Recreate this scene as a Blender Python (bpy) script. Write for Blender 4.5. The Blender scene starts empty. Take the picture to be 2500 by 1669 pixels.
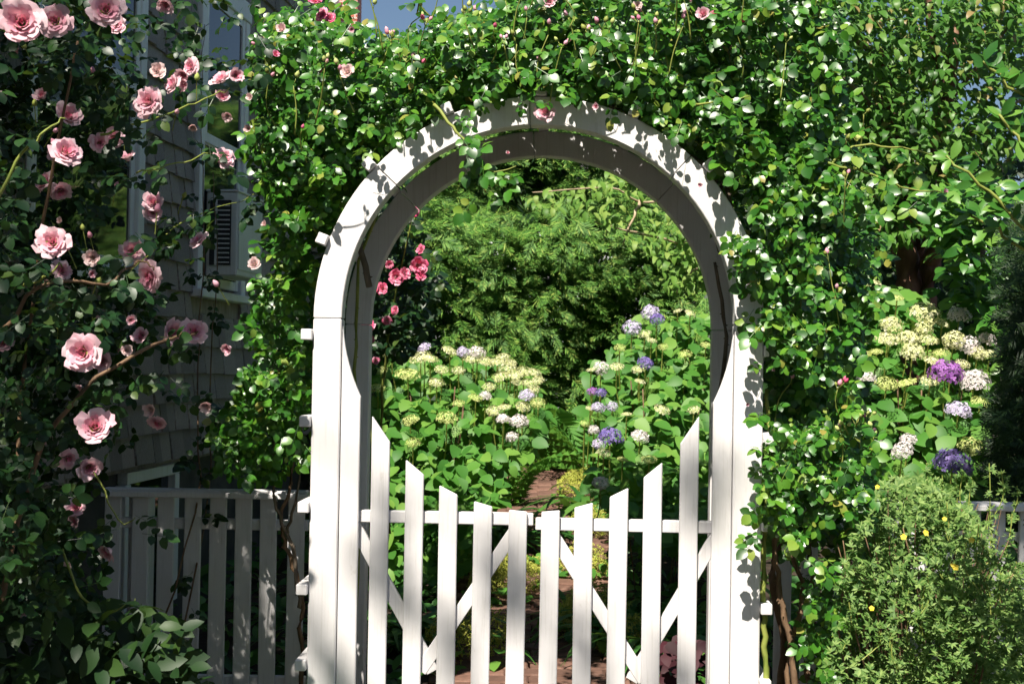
import bpy, bmesh, math, random
import numpy as np
from mathutils import Vector, Matrix, Euler

rng = np.random.default_rng(11)
random.seed(11)
SC = bpy.context.scene
COL = SC.collection
R = math.radians

# ------------------------------------------------------------------ camera
EYE, FPX = 1.55, 3472.2
PITCH, ROLL = 0.9, 0.95
cam_data = bpy.data.cameras.new('camera')
cam_data.lens = 50.0
cam_data.sensor_width = 36.0
cam_data.clip_end = 2000.0
cam_data.dof.use_dof = True
cam_data.dof.focus_distance = 4.75
cam_data.dof.aperture_fstop = 10.0
cam = bpy.data.objects.new('camera', cam_data)
COL.objects.link(cam)
CAMROT = Matrix.Rotation(R(90 + PITCH), 3, 'X') @ Matrix.Rotation(R(ROLL), 3, 'Z')
cam.matrix_world = Matrix.Translation((0, 0, EYE)) @ CAMROT.to_4x4()
SC.camera = cam

# ------------------------------------------------------------------ sky, sun, exposure
SUN_EL, SUN_AZ = 53.0, 17.0            # azimuth: degrees to the left of straight behind the camera
SUN = Vector((-math.sin(R(SUN_AZ)) * math.cos(R(SUN_EL)), -math.cos(R(SUN_AZ)) * math.cos(R(SUN_EL)), math.sin(R(SUN_EL))))
world = bpy.data.worlds.new('World')
SC.world = world
world.use_nodes = True
wt = world.node_tree
bg = wt.nodes['Background']
skyn = wt.nodes.new('ShaderNodeTexSky')
skyn.sky_type = 'NISHITA'
skyn.sun_disc = False
skyn.ozone_density = 2.5
skyn.sun_elevation = R(SUN_EL)
skyn.sun_rotation = R(180 + SUN_AZ)
wt.links.new(skyn.outputs[0], bg.inputs['Color'])
bg.inputs['Strength'].default_value = 0.052
sd = bpy.data.lights.new('sun', 'SUN')
sd.energy = 5.0
sd.angle = R(0.53)
sd.color = (1.0, 0.93, 0.82)
sun = bpy.data.objects.new('sun', sd)
sun.rotation_euler = SUN.to_track_quat('Z', 'Y').to_euler()
sun.location = (-3, -4, 12)
COL.objects.link(sun)
vs = SC.view_settings
vs.view_transform = 'Standard'
vs.look = 'None'
vs.gamma = 1.0
vs.exposure = 0.8
vs.use_curve_mapping = False
SC.cycles.max_bounces = 4
SC.cycles.diffuse_bounces = 2
SC.cycles.glossy_bounces = 1
SC.cycles.transmission_bounces = 2
SC.cycles.transparent_max_bounces = 4
SC.cycles.use_denoising = True
SC.cycles.use_adaptive_sampling = True
SC.cycles.adaptive_threshold = 0.03

# ------------------------------------------------------------------ layout helpers
CR = np.array(CAMROT)


def P(x, y, Y):
    """World point seen at photo pixel (x, y) (2500 px wide) at depth Y."""
    d = CAMROT @ Vector(((x - 1250) / FPX, (834.5 - y) / FPX, -1))
    t = Y / d.y
    return Vector((d.x * t, Y, EYE + d.z * t))


def Pn(x, y, Y):
    d = np.stack([(x - 1250) / FPX, (834.5 - y) / FPX, -np.ones_like(x)], 1) @ CR.T
    t = Y / d[:, 1]
    return np.stack([d[:, 0] * t, Y, EYE + d[:, 2] * t], 1)


def proj(p):
    q = (p - np.array([0, 0, EYE])) @ CR
    z = np.where(q[:, 2] > -0.05, -0.05, q[:, 2])
    return 1250 - FPX * q[:, 0] / z, 834.5 + FPX * q[:, 1] / z, -q[:, 2]


def gz(Y):
    """Height of the garden ground: level in front of the gate, rising gently behind."""
    Y = np.asarray(Y, float)
    return 0.2 + 0.075 * np.clip(Y - 5.2, 0, 8)


def empty(name, loc, rz=0.0):
    o = bpy.data.objects.new(name, None)
    COL.objects.link(o)
    o.location = loc
    o.rotation_euler = (0, 0, rz)
    return o


def tag(o, label=None, cat=None, group=None, kind=None):
    if label: o['label'] = label
    if cat: o['category'] = cat
    if group: o['group'] = group
    if kind: o['kind'] = kind
    return o


def link(name, mesh, mat=None, parent=None, kind=None):
    if mat is not None and not mesh.materials:
        mesh.materials.append(mat)
    o = bpy.data.objects.new(name, mesh)
    COL.objects.link(o)
    if parent is not None:
        o.parent = parent
    if kind:
        o['kind'] = kind
    return o


def np_mesh(name, V, T, smooth=True):
    me = bpy.data.meshes.new(name)
    V = np.ascontiguousarray(V, np.float32)
    T = np.ascontiguousarray(T, np.int32)
    k = T.shape[1]
    me.vertices.add(len(V))
    me.vertices.foreach_set('co', V.ravel())
    me.loops.add(T.size)
    me.loops.foreach_set('vertex_index', T.ravel())
    me.polygons.add(len(T))
    me.polygons.foreach_set('loop_start', np.arange(0, T.size, k, dtype=np.int32))
    me.polygons.foreach_set('loop_total', np.full(len(T), k, np.int32))
    if smooth:
        me.polygons.foreach_set('use_smooth', np.ones(len(T), bool))
    me.update(calc_edges=True)
    return me


class MB:
    """Collects simple shapes into one mesh."""
    def __init__(s):
        s.v, s.f = [], []

    def add(s, vs, fs):
        n = len(s.v)
        s.v += [tuple(v) for v in vs]
        s.f += [[i + n for i in f] for f in fs]
        return s

    def box(s, x0, x1, y0, y1, z0, z1):
        v = [(x, y, z) for z in (z0, z1) for y in (y0, y1) for x in (x0, x1)]
        return s.add(v, [[0, 2, 3, 1], [4, 5, 7, 6], [0, 1, 5, 4], [2, 6, 7, 3], [0, 4, 6, 2], [1, 3, 7, 5]])

    def prism(s, poly, y0, y1):
        n = len(poly)
        v = [(p[0], y0, p[1]) for p in poly] + [(p[0], y1, p[1]) for p in poly]
        f = [list(range(n)), list(range(2 * n - 1, n - 1, -1))]
        f += [[i, i + n, (i + 1) % n + n, (i + 1) % n] for i in range(n)]
        return s.add(v, f)

    def tube(s, pts, radii, k=6, thorns=0):
        pts = [Vector(p) for p in pts]
        if not hasattr(radii, '__len__'):
            radii = [radii] * len(pts)
        vs, fs = [], []
        for i, p in enumerate(pts):
            t = (pts[min(i + 1, len(pts) - 1)] - pts[max(i - 1, 0)]).normalized()
            a = t.orthogonal().normalized() if abs(t.z) > .99 else t.cross(Vector((0, 0, 1))).normalized()
            b = t.cross(a)
            for j in range(k):
                w = 2 * math.pi * j / k
                vs.append(p + (a * math.cos(w) + b * math.sin(w)) * radii[i])
        for i in range(len(pts) - 1):
            for j in range(k):
                fs.append([i * k + j, i * k + (j + 1) % k, (i + 1) * k + (j + 1) % k, (i + 1) * k + j])
        fs.append(list(range(k))[::-1])
        fs.append([(len(pts) - 1) * k + j for j in range(k)])
        s.add(vs, fs)
        for _ in range(thorns):
            i = random.randrange(len(pts) - 1)
            q = random.random()
            p = pts[i].lerp(pts[i + 1], q)
            t = (pts[i + 1] - pts[i]).normalized()
            a = t.orthogonal().normalized()
            a.rotate(Matrix.Rotation(random.uniform(0, 6.28), 3, t))
            r = radii[i]
            b = t.cross(a) * r * .25
            s.add([p + a * r * .8 + t * r * .5, p + a * r * .8 - t * r * .4 + b, p + a * r * .8 - t * r * .4 - b, p + a * (r * 1.9) - t * r * .1],
                  [[0, 1, 3], [1, 2, 3], [2, 0, 3]])
        return s

    def mesh(s, name, bevel=0.0, smooth=False):
        me = bpy.data.meshes.new(name)
        me.from_pydata(s.v, [], s.f)
        bm = bmesh.new()
        bm.from_mesh(me)
        bmesh.ops.recalc_face_normals(bm, faces=bm.faces)
        if bevel:
            es = [e for e in bm.edges if len(e.link_faces) == 2 and e.calc_face_angle(0) > 0.6]
            bmesh.ops.bevel(bm, geom=es, offset=bevel, segments=1, affect='EDGES')
        if smooth:
            for f in bm.faces: f.smooth = True
        bm.to_mesh(me)
        bm.free()
        return me

    def build(s, name, mat, parent=None, bevel=0.0, smooth=False, kind=None):
        return link(name, s.mesh(name, bevel, smooth), mat, parent, kind)


def smooth_path(pts, n=6, jitter=0.0):
    pts = [Vector(p) for p in pts]
    out = []
    for i in range(len(pts) - 1):
        p0, p1, p2, p3 = pts[max(i - 1, 0)], pts[i], pts[i + 1], pts[min(i + 2, len(pts) - 1)]
        for j in range(n):
            t = j / n
            q = 0.5 * ((2 * p1) + (p2 - p0) * t + (2 * p0 - 5 * p1 + 4 * p2 - p3) * t * t + (3 * p1 - p0 - 3 * p2 + p3) * t ** 3)
            if jitter:
                q += Vector((random.gauss(0, jitter), random.gauss(0, jitter), random.gauss(0, jitter)))
            out.append(q)
    out.append(pts[-1])
    return out


# ------------------------------------------------------------------ materials
def new_mat(name):
    m = bpy.data.materials.new(name)
    m.use_nodes = True
    nt = m.node_tree
    return m, nt, nt.nodes['Principled BSDF']


def node(nt, kind, **kw):
    n = nt.nodes.new(kind)
    for k, v in kw.items():
        if k in n.inputs:
            n.inputs[k].default_value = v
        else:
            setattr(n, k, v)
    return n


def rgb(c):
    return (c[0], c[1], c[2], 1)


def ramp(nt, fac, stops):
    r = nt.nodes.new('ShaderNodeValToRGB')
    e = r.color_ramp.elements
    while len(e) < len(stops):
        e.new(0.5)
    for el, (p, c) in zip(e, stops):
        el.position = p
        el.color = rgb(c)
    nt.links.new(fac, r.inputs[0])
    return r.outputs[0]


def mix(nt, fac, a, b, mode='MIX'):
    m = nt.nodes.new('ShaderNodeMix')
    m.data_type = 'RGBA'
    m.blend_type = mode
    for sock, v in ((m.inputs[0], fac), (m.inputs[6], a), (m.inputs[7], b)):
        if isinstance(v, bpy.types.NodeSocket):
            nt.links.new(v, sock)
        elif isinstance(v, tuple):
            sock.default_value = rgb(v)
        else:
            sock.default_value = v
    return m.outputs[2]


def island_random(nt):
    g = nt.nodes.new('ShaderNodeNewGeometry')
    oi = nt.nodes.new('ShaderNodeObjectInfo')
    a = node(nt, 'ShaderNodeMath', operation='ADD')
    nt.links.new(g.outputs['Random Per Island'], a.inputs[0])
    nt.links.new(oi.outputs['Random'], a.inputs[1])
    f = node(nt, 'ShaderNodeMath', operation='FRACT')
    nt.links.new(a.outputs[0], f.inputs[0])
    return f.outputs[0]


def noise(nt, scale, detail=3.0, coord='Object', sc=(1, 1, 1), rough=.55):
    tc = nt.nodes.new('ShaderNodeTexCoord')
    mp = nt.nodes.new('ShaderNodeMapping')
    mp.inputs['Scale'].default_value = sc
    nt.links.new(tc.outputs[coord], mp.inputs[0])
    n = node(nt, 'ShaderNodeTexNoise', Scale=scale, Detail=detail, Roughness=rough)
    nt.links.new(mp.outputs[0], n.inputs['Vector'])
    return n.outputs[0]


def leaf_mat(name, stops, rough=.38, trans=.28, spec=.5, tcol=(.25, .42, .04)):
    m, nt, b = new_mat(name)
    col = ramp(nt, island_random(nt), stops)
    nt.links.new(col, b.inputs['Base Color'])
    b.inputs['Roughness'].default_value = rough
    b.inputs['Specular IOR Level'].default_value = spec
    t = nt.nodes.new('ShaderNodeBsdfTranslucent')
    tc = mix(nt, .5, col, tcol)
    nt.links.new(tc, t.inputs['Color'])
    ms = nt.nodes.new('ShaderNodeMixShader')
    ms.inputs[0].default_value = trans
    nt.links.new(b.outputs[0], ms.inputs[1])
    nt.links.new(t.outputs[0], ms.inputs[2])
    nt.links.new(ms.outputs[0], nt.nodes['Material Output'].inputs['Surface'])
    return m


def mix_fac(nt, sock, amount):
    a = node(nt, 'ShaderNodeMath', operation='MULTIPLY')
    nt.links.new(sock, a.inputs[0])
    a.inputs[1].default_value = amount
    return a.outputs[0]


def petal_mat(name, stops, trans=.25, tcol=(.9, .5, .5)):
    m, nt, b = new_mat(name)
    col = ramp(nt, island_random(nt), stops)
    nt.links.new(col, b.inputs['Base Color'])
    b.inputs['Roughness'].default_value = .7
    b.inputs['Specular IOR Level'].default_value = .2
    t = nt.nodes.new('ShaderNodeBsdfTranslucent')
    nt.links.new(mix(nt, .6, col, tcol), t.inputs['Color'])
    ms = nt.nodes.new('ShaderNodeMixShader')
    ms.inputs[0].default_value = trans
    nt.links.new(b.outputs[0], ms.inputs[1])
    nt.links.new(t.outputs[0], ms.inputs[2])
    nt.links.new(ms.outputs[0], nt.nodes['Material Output'].inputs['Surface'])
    return m


def rough_mat(name, stops, scale=8.0, rough=.8, bump=.3, sc=(1, 1, 1), bscale=None, coord='Object', per_object=0.0, spec=.3):
    m, nt, b = new_mat(name)
    n = noise(nt, scale, 5.0, coord, sc)
    col = ramp(nt, n, stops)
    if per_object:
        oi = nt.nodes.new('ShaderNodeObjectInfo')
        v = ramp(nt, oi.outputs['Random'], [(0, (1 - per_object,) * 3), (1, (1 + per_object * .4, 1 + per_object * .3, 1 + per_object * .25))])
        col = mix(nt, 1.0, col, v, 'MULTIPLY')
    nt.links.new(col, b.inputs['Base Color'])
    b.inputs['Roughness'].default_value = rough
    b.inputs['Specular IOR Level'].default_value = spec
    if bump:
        bn = nt.nodes.new('ShaderNodeBump')
        bn.inputs['Strength'].default_value = bump
        bn.inputs['Distance'].default_value = .01
        nt.links.new(noise(nt, bscale or scale * 3, 4.0, coord, sc), bn.inputs['Height'])
        nt.links.new(bn.outputs[0], b.inputs['Normal'])
    return m


def paint_mat(name, base=(.80, .78, .785), grain=(30, 30, 1.2), dirt=(.42, .38, .30)):
    """White outdoor paint: brush streaks along the boards, faint grime and a few knots of bare wood."""
    m, nt, b = new_mat(name)
    g = noise(nt, 4.0, 6.0, 'Object', grain)
    d = noise(nt, 2.3, 5.0, 'Object', (1, 1, .6), .65)
    c = mix(nt, ramp(nt, d, [(.54, (0, 0, 0)), (.86, (.55,) * 3)]), base, dirt)
    c = mix(nt, ramp(nt, g, [(.30, (.34,) * 3), (.47, (0, 0, 0))]), c, (.50, .48, .43))
    k = noise(nt, 26.0, 4.0, 'Object', (1, 1, .5), .6)
    c = mix(nt, ramp(nt, k, [(.68, (0, 0, 0)), (.80, (.5,) * 3)]), c, (.40, .35, .28))
    nt.links.new(c, b.inputs['Base Color'])
    b.inputs['Roughness'].default_value = .5
    b.inputs['Specular IOR Level'].default_value = .35
    bn = nt.nodes.new('ShaderNodeBump')
    bn.inputs['Strength'].default_value = .25
    bn.inputs['Distance'].default_value = .004
    nt.links.new(g, bn.inputs['Height'])
    nt.links.new(bn.outputs[0], b.inputs['Normal'])
    return m


PAINT = paint_mat('white_gate_paint')
TRIM = paint_mat('white_house_trim', (.80, .81, .83))
SHINGLE = rough_mat('weathered_cedar', [(.25, (.22, .195, .185)), (.5, (.37, .335, .325)), (.75, (.52, .485, .475))], 5.0, .9, .6, (30, 30, 2.0), 9.0, 'Object', .35)
WALLBACK = rough_mat('cedar_siding', [(.3, (.2, .175, .16)), (.7, (.36, .32, .30))], 6.0, .9, .4, (4, 4, 1))
CONCRETE = rough_mat('foundation_render', [(.3, (.05, .05, .05)), (.7, (.12, .115, .11))], 5.0, .95, .4)
SOIL = rough_mat('garden_soil', [(.3, (.018, .013, .009)), (.7, (.06, .043, .03))], 9.0, 1.0, .8)
BRICK = rough_mat('path_brick', [(.25, (.11, .062, .045)), (.55, (.19, .105, .078)), (.8, (.29, .19, .15))], 14.0, .9, .5, per_object=.3)
MORTAR = rough_mat('path_bed', [(.3, (.05, .035, .025)), (.7, (.12, .085, .06))], 20.0, 1.0, .5)
BARK = rough_mat('flaking_bark', [(.3, (.06, .03, .02)), (.5, (.16, .08, .05)), (.75, (.42, .26, .18))], 7.0, .85, .8, (1, 1, .35))
GREYBARK = rough_mat('grey_bark', [(.3, (.07, .055, .04)), (.7, (.25, .20, .15))], 20.0, .9, .6, (1, 1, .4))
CANE = rough_mat('old_cane', [(.3, (.10, .06, .035)), (.7, (.27, .17, .10))], 25.0, .75, .4, (1, 1, .3))
SHOOT = rough_mat('green_shoot', [(.3, (.17, .24, .04)), (.7, (.34, .36, .09))], 12.0, .5, .1)
PALETWIG = rough_mat('pale_twig', [(.3, (.30, .22, .14)), (.7, (.50, .40, .27))], 25.0, .8, .2)

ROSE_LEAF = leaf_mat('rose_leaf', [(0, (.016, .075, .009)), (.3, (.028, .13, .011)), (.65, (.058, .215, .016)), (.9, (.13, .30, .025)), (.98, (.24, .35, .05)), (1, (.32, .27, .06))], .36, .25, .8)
SHADE_ROSE_LEAF = leaf_mat('shaded_rose_leaf', [(0, (.006, .024, .009)), (.5, (.010, .042, .012)), (.9, (.024, .075, .014)), (1, (.06, .10, .02))], .42, .15, .4)  # near-black greens: the shade on these bushes is put into the leaf colour
HYD_LEAF = leaf_mat('hydrangea_leaf', [(0, (.045, .16, .025)), (.5, (.085, .25, .035)), (1, (.19, .36, .06))], .5, .32, .35)
CYPRESS = leaf_mat('cypress_spray', [(0, (.035, .12, .018)), (.45, (.080, .205, .030)), (.85, (.165, .32, .05)), (1, (.32, .41, .09))], .6, .15, .3)
TREE_LEAF = leaf_mat('tree_leaf', [(0, (.035, .115, .018)), (.5, (.075, .20, .03)), (.9, (.14, .28, .05)), (1, (.34, .24, .10))], .42, .33, .4)
PALE_LEAF = leaf_mat('dogwood_leaf', [(0, (.08, .19, .03)), (.5, (.16, .31, .05)), (1, (.28, .40, .09))], .5, .35, .35)
LAUREL = leaf_mat('laurel_leaf', [(0, (.03, .12, .018)), (.6, (.07, .22, .03)), (1, (.16, .32, .05))], .3, .22, .5)
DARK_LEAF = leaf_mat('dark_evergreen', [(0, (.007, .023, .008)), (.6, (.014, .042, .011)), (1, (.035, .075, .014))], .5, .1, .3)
POT_LEAF = leaf_mat('cinquefoil_leaf', [(0, (.045, .115, .022)), (.5, (.13, .245, .055)), (1, (.29, .41, .12))], .55, .3, .3)
STRAP = leaf_mat('strap_leaf', [(0, (.025, .10, .022)), (.6, (.055, .18, .03)), (1, (.13, .27, .05))], .42, .28, .4)
FERN = leaf_mat('fern_frond', [(0, (.06, .20, .03)), (1, (.14, .33, .05))], .55, .35, .3)
FROTH = leaf_mat('lady_mantle_froth', [(0, (.30, .36, .05)), (.6, (.48, .50, .09)), (1, (.60, .58, .16))], .7, .3, .2, (.6, .6, .1))
HEUCHERA = leaf_mat('plum_leaf', [(0, (.022, .006, .009)), (1, (.06, .015, .022))], .6, .08, .2, (.3, .05, .08))

PALEPINK = petal_mat('outer_pink_petal', [(0, (.89, .70, .75)), (.5, (.88, .62, .68)), (1, (.87, .54, .62))])
PINK = petal_mat('pale_pink_petal', [(0, (.87, .53, .62)), (.5, (.86, .45, .55)), (1, (.84, .36, .48))])
PINKDEEP = petal_mat('rose_heart_petal', [(0, (.83, .30, .42)), (1, (.79, .18, .32))])
BLUSH = petal_mat('blush_petal', [(0, (.88, .74, .72)), (1, (.86, .58, .57))])
CRIMSON = petal_mat('crimson_petal', [(0, (.78, .10, .24)), (.6, (.84, .26, .42)), (1, (.87, .50, .62))], .2, (.9, .1, .15))
CREAM = petal_mat('cream_floret', [(0, (.66, .70, .30)), (.6, (.76, .76, .42)), (1, (.82, .79, .58))], .2, (.8, .8, .4))
LIME = petal_mat('lime_floret', [(0, (.50, .60, .17)), (1, (.68, .72, .30))], .2, (.6, .7, .2))
WHITEP = petal_mat('white_pink_floret', [(0, (.82, .72, .74)), (1, (.84, .80, .76))], .2, (.8, .7, .7))
LILAC = petal_mat('lilac_floret', [(0, (.56, .49, .74)), (1, (.74, .67, .82))], .2, (.6, .5, .8))
VIOLET = petal_mat('violet_floret', [(0, (.14, .10, .36)), (1, (.33, .25, .56))], .2, (.3, .2, .7))
PURPLE = petal_mat('purple_floret', [(0, (.27, .07, .38)), (1, (.46, .20, .56))], .2, (.5, .2, .7))
YELLOW = petal_mat('yellow_petal', [(0, (.85, .62, .04)), (1, (.88, .72, .12))], .2, (.9, .7, .1))

# ------------------------------------------------------------------ ground and sky
ys = np.array([-60, -8, 2.0, 3.5, 5.2, 6.5, 8, 10, 12, 13.2, 20, 60, 600])
xs = np.array([-600, -60, -12, -5, -2, 0, 2, 5, 12, 60, 600])
gx, gy = np.meshgrid(xs, ys)
gv = np.stack([gx.ravel(), gy.ravel(), gz(gy.ravel())], 1)
nx = len(xs)
gt = np.array([[j * nx + i, j * nx + i + 1, (j + 1) * nx + i + 1, (j + 1) * nx + i] for j in range(len(ys) - 1) for i in range(nx - 1)])
tag(link('ground', np_mesh('ground', gv, gt, False), SOIL), 'dark garden soil under the plants', None, None, 'structure')

# brick path behind the gate: every brick its own piece
path_bed = MB()
bed_pts = [(5.35, .14), (8.0, .19), (11.6, .30)]


def path_x(Y):
    return .13 + .026 * (Y - 5.3)


pv = []
for Y in np.linspace(5.0, 11.9, 12):
    pv += [(path_x(Y) - .45, Y, float(gz(Y)) + .012), (path_x(Y) + .45, Y, float(gz(Y)) + .012)]
path = link('brick_path', np_mesh('brick_path', np.array(pv), np.array([[2 * i, 2 * i + 1, 2 * i + 3, 2 * i + 2] for i in range(11)]), False), MORTAR)
tag(path, 'red brick garden path running from the gate to the hedge', None, None, 'structure')
brick_mesh = MB().box(-.098, .098, -.046, .046, -.03, .03).mesh('brick', .006)
Y = 5.45
row = 0
while Y < 11.8:
    off = .1 if row % 2 else 0.0
    for k in range(-2, 3):
        X = k * .205 + off - .05
        if abs(X) > .42:
            continue
        o = link('brick', brick_mesh, BRICK, path)
        o.location = (path_x(Y) + X + random.gauss(0, .003), Y, float(gz(Y)) + .014 + random.gauss(0, .003))
        o.rotation_euler = (R(4.3) + random.gauss(0, .01), random.gauss(0, .012), random.gauss(0, .015))
    Y += .1005
    row += 1

# ------------------------------------------------------------------ the arbor
AY = 4.63
ac = P(1312, 784, AY)
ARB_YAW = R(-2.0)
ZC = ac.z                       # height of the arch centre
arbor = empty('garden_arbor', (ac.x, AY, float(gz(AY))), ARB_YAW)
tag(arbor, 'white painted wooden arch arbor standing over the picket gate', 'arbor')
ZB = arbor.location.z
RI, RO, DEP, TH = .641, .734, .69, .076
zc = ZC - ZB


def arb_local(p):
    """World points -> (x, depth, z above arch centre) in the arbor's frame."""
    q = p - np.array([ac.x, AY, ZC])
    c, s = math.cos(-ARB_YAW), math.sin(-ARB_YAW)
    return q[:, 0] * c - q[:, 1] * s, q[:, 0] * s + q[:, 1] * c, q[:, 2]


def arb_world(x, d, z):
    c, s = math.cos(ARB_YAW), math.sin(ARB_YAW)
    return Vector((ac.x + x * c - d * s, AY + x * s + d * c, ZC + z))


def arc(r, a0, a1, n):
    return [(r * math.cos(a0 + (a1 - a0) * i / n), zc + r * math.sin(a0 + (a1 - a0) * i / n)) for i in range(n + 1)]


for d0, nm in ((0, 'front'), (DEP, 'rear')):
    for sgn in (-1, 1):
        a, b = sorted((sgn * RI, sgn * RO))
        MB().prism([(a, -.1), (b, -.1), (b, zc - .002), (a, zc - .002)], d0, d0 + TH).build('post', PAINT, arbor, .004)
    cuts = [0, 48, 93, 137, 180]
    for i in range(4):
        a0, a1 = R(cuts[i] + (.08 if i else 0)), R(cuts[i + 1] - (.08 if i < 3 else 0))
        MB().prism(arc(RI, a0, a1, 14) + arc(RO, a1, a0, 14), d0 + (i % 2) * .002, d0 + TH - (i % 2) * .002).build('arch_segment', PAINT, arbor, .003)
# inner boards that carry the circle down below the arch, one each side
for sgn in (-1, 1):
    pts = [(sgn * (RI - .0015), -.1), (sgn * (RI - .0015), zc - .01)]
    for i in range(9):
        t = i / 8
        a = R(2 + 21 * t)
        rr = RI - .004 - .012 * t
        pts.append((sgn * min(rr * math.cos(a), RI - .004), zc - .012 - rr * math.sin(a)))
    xin = abs(pts[-1][0])
    pts.append((sgn * (RI - .065), pts[-1][1] - .02))
    pts.append((sgn * (RI - .065), -.1))
    MB().prism(pts, .012, .034).build('jamb_board', PAINT, arbor, .003)
# purlins running front to back along the outside
purl = []
for sgn in (-1, 1):
    for zz in (-.055, -.338, -.618, -.885, -1.13):
        purl.append((sgn * (RO + .0185), zc + zz + (-.03 if sgn > 0 else 0), 0.0))
for a in (20, 43, 66, 90, 114, 138, 160):
    purl.append(((RO + .019) * math.cos(R(a)), zc + (RO + .019) * math.sin(R(a)), R(90 - a)))
for x, z, ry in purl:
    o = MB().box(-.018, .018, -.022, DEP + TH + .02, -.018, .018).build('purlin', PAINT, arbor, .003)
    o.location = (x, 0, z)
    o.rotation_euler = (0, ry, 0)

# ------------------------------------------------------------------ the two gate leaves
GR = .614                                   # the picket tops follow this circle


def gate(name_label, centers, side):
    root = empty('garden_gate', arb_world(side * (RI - .08), .02, -ZC + ZB), ARB_YAW)
    tag(root, name_label, 'gate', 'double picket gate')
    ox = side * (RI - .08)
    x_out = side * (RI - .09)
    x_in = side * .004
    lift = 0.0 if side < 0 else -.014
    for c in centers:
        w = .030
        tops = []
        for x in (c - w, c + w):
            tops.append(zc - .008 - math.sqrt(max(GR * GR - (x + .008) ** 2, .02)))
        lean = random.gauss(0, .002)
        MB().prism([(c - w - ox, .06), (c + w - ox, .06), (c + w - ox + lean, tops[1]), (c - w - ox + lean, tops[0])], 0, .019).build('picket', PAINT, root, .003)
    zr = P(1090, 1268, AY).z - ZB + lift
    a, b = sorted((x_out + side * .05, x_in))
    o = MB().box(a - ox, b - ox, .0205, .055, zr - .02, zr + .02).build('rail', PAINT, root, .003)
    o = MB().box(a - ox, b - ox, .0205, .055, .16, .20).build('rail', PAINT, root, .003)
    # V brace
    apex = (side * .345, zr - .47)
    for (x, z) in ((side * .60, zr - .02), (side * .058, zr - .03)):
        dx, dz = x - apex[0], z - apex[1]
        L = math.hypot(dx, dz)
        ux, uz = dx / L, dz / L
        px_, pz_ = -uz * .021, ux * .021
        off = .001 if x == side * .60 else 0.0
        e0 = (apex[0] - ux * .04, apex[1] - uz * .04)
        poly = [(e0[0] + px_ - ox, e0[1] + pz_), (e0[0] - px_ - ox, e0[1] - pz_), (x - px_ - ox, z - pz_), (x + px_ - ox, z + pz_)]
        MB().prism(poly, .021 + off * 2, .044 + off).build('brace', PAINT, root, .002)
    return root


gate('white picket gate leaf hung on the post nearer the shingled house', [-.508, -.394, -.282, -.170, -.057], -1)
gate('white picket gate leaf hung on the post with thorny rose canes', [.051, .162, .272, .385, .502], 1)

# ------------------------------------------------------------------ picket fences either side
FY = 5.32


def fence(label, centers_px, cap_px, py, posts_px):
    x0, x1 = P(cap_px[0], py, FY), P(cap_px[1], py, FY)
    base = Vector(((x0.x + x1.x) / 2, FY, float(gz(FY))))
    zt = P(1250, 1204, FY).z - base.z        # level top
    root = empty('picket_fence', base)
    tag(root, label, 'fence')
    a, b = x0.x - base.x, x1.x - base.x
    MB().prism([(0, 0)] * 0 or [(a, zt - .028), (b, zt - .028), (b, zt - .004), (a, zt - .004)], -.022, .05).build('cap_rail', PAINT, root, .004)
    MB().box(a, b, -.034, -.0225, zt - .034, zt - .012).build('cap_moulding', PAINT, root, .003)
    zr = zt - .135
    MB().box(a, b, .0205, .05, zr - .02, zr + .02).build('rail', PAINT, root, .003)
    MB().box(a, b, .0205, .05, .12, .16).build('rail', PAINT, root, .003)
    for c in centers_px:
        x = P(c, py + 100, FY).x - base.x
        o = MB().box(-.031, .031, 0, .019, .05, zt - .030).build('picket', PAINT, root, .003)
        o.location.x = x + random.gauss(0, .002)
        o.rotation_euler = (0, random.gauss(0, .004), 0)
    for c in posts_px:
        x = P(c, py + 100, FY).x - base.x
        MB().box(x - .04, x + .04, .052, .135, 0, zt - .031).build('fence_post', PAINT, root, .004)
    return root


fence('white picket fence between the shingled house and the arbor', [274, 340, 404, 468, 532, 595, 657, 721], (252, 752), 1195, [330])
fence('white picket fence half hidden behind the small leaved yellow flowered shrub', [1912 + 66 * i for i in range(14)], (1880, 2860), 1215, [2330, 2700])

# ------------------------------------------------------------------ the shingled house
HA = 5.4
HW = Vector((-1.746, 3.9, 0))
house = empty('shingle_house', HW, R(90 - HA))
tag(house, 'grey cedar shingled house with white trimmed windows beside the fence', 'house')
HL, HTOP, ZS = 5.5, 4.1, 1.10
# solid wall core; the dark opaque panes stand in front of it
MB().box(0, HL, .02, 6.0, ZS - .02, HTOP).build('wall', WALLBACK, house)
MB().box(.05, HL - .05, .07, 5.9, 0, ZS - .021).build('foundation', CONCRETE, house)
MB().add([(-.2, -.22, HTOP + .001), (HL + .2, -.22, HTOP + .001), (HL + .2, -.22, HTOP + .14), (-.2, -.22, HTOP + .14), (-.2, 3.0, HTOP + 2.3), (HL + .2, 3.0, HTOP + 2.3), (-.2, 6.2, HTOP + .14), (HL + .2, 6.2, HTOP + .14), (-.2, 6.2, HTOP + .001), (HL + .2, 6.2, HTOP + .001)],
         [[0, 1, 2, 3], [3, 2, 5, 4], [4, 5, 7, 6], [6, 7, 9, 8], [8, 9, 1, 0], [0, 3, 4, 6, 8], [1, 9, 7, 5, 2]]).build('roof', CONCRETE, house)
MB().box(HL - .001, HL + .02, -.012, .09, ZS, HTOP).build('corner_board', WALLBACK, house, .003)
WINS = [(.95, 1.94, 1.90, 3.42), (2.80, 3.45, 1.90, 3.30)]
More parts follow.
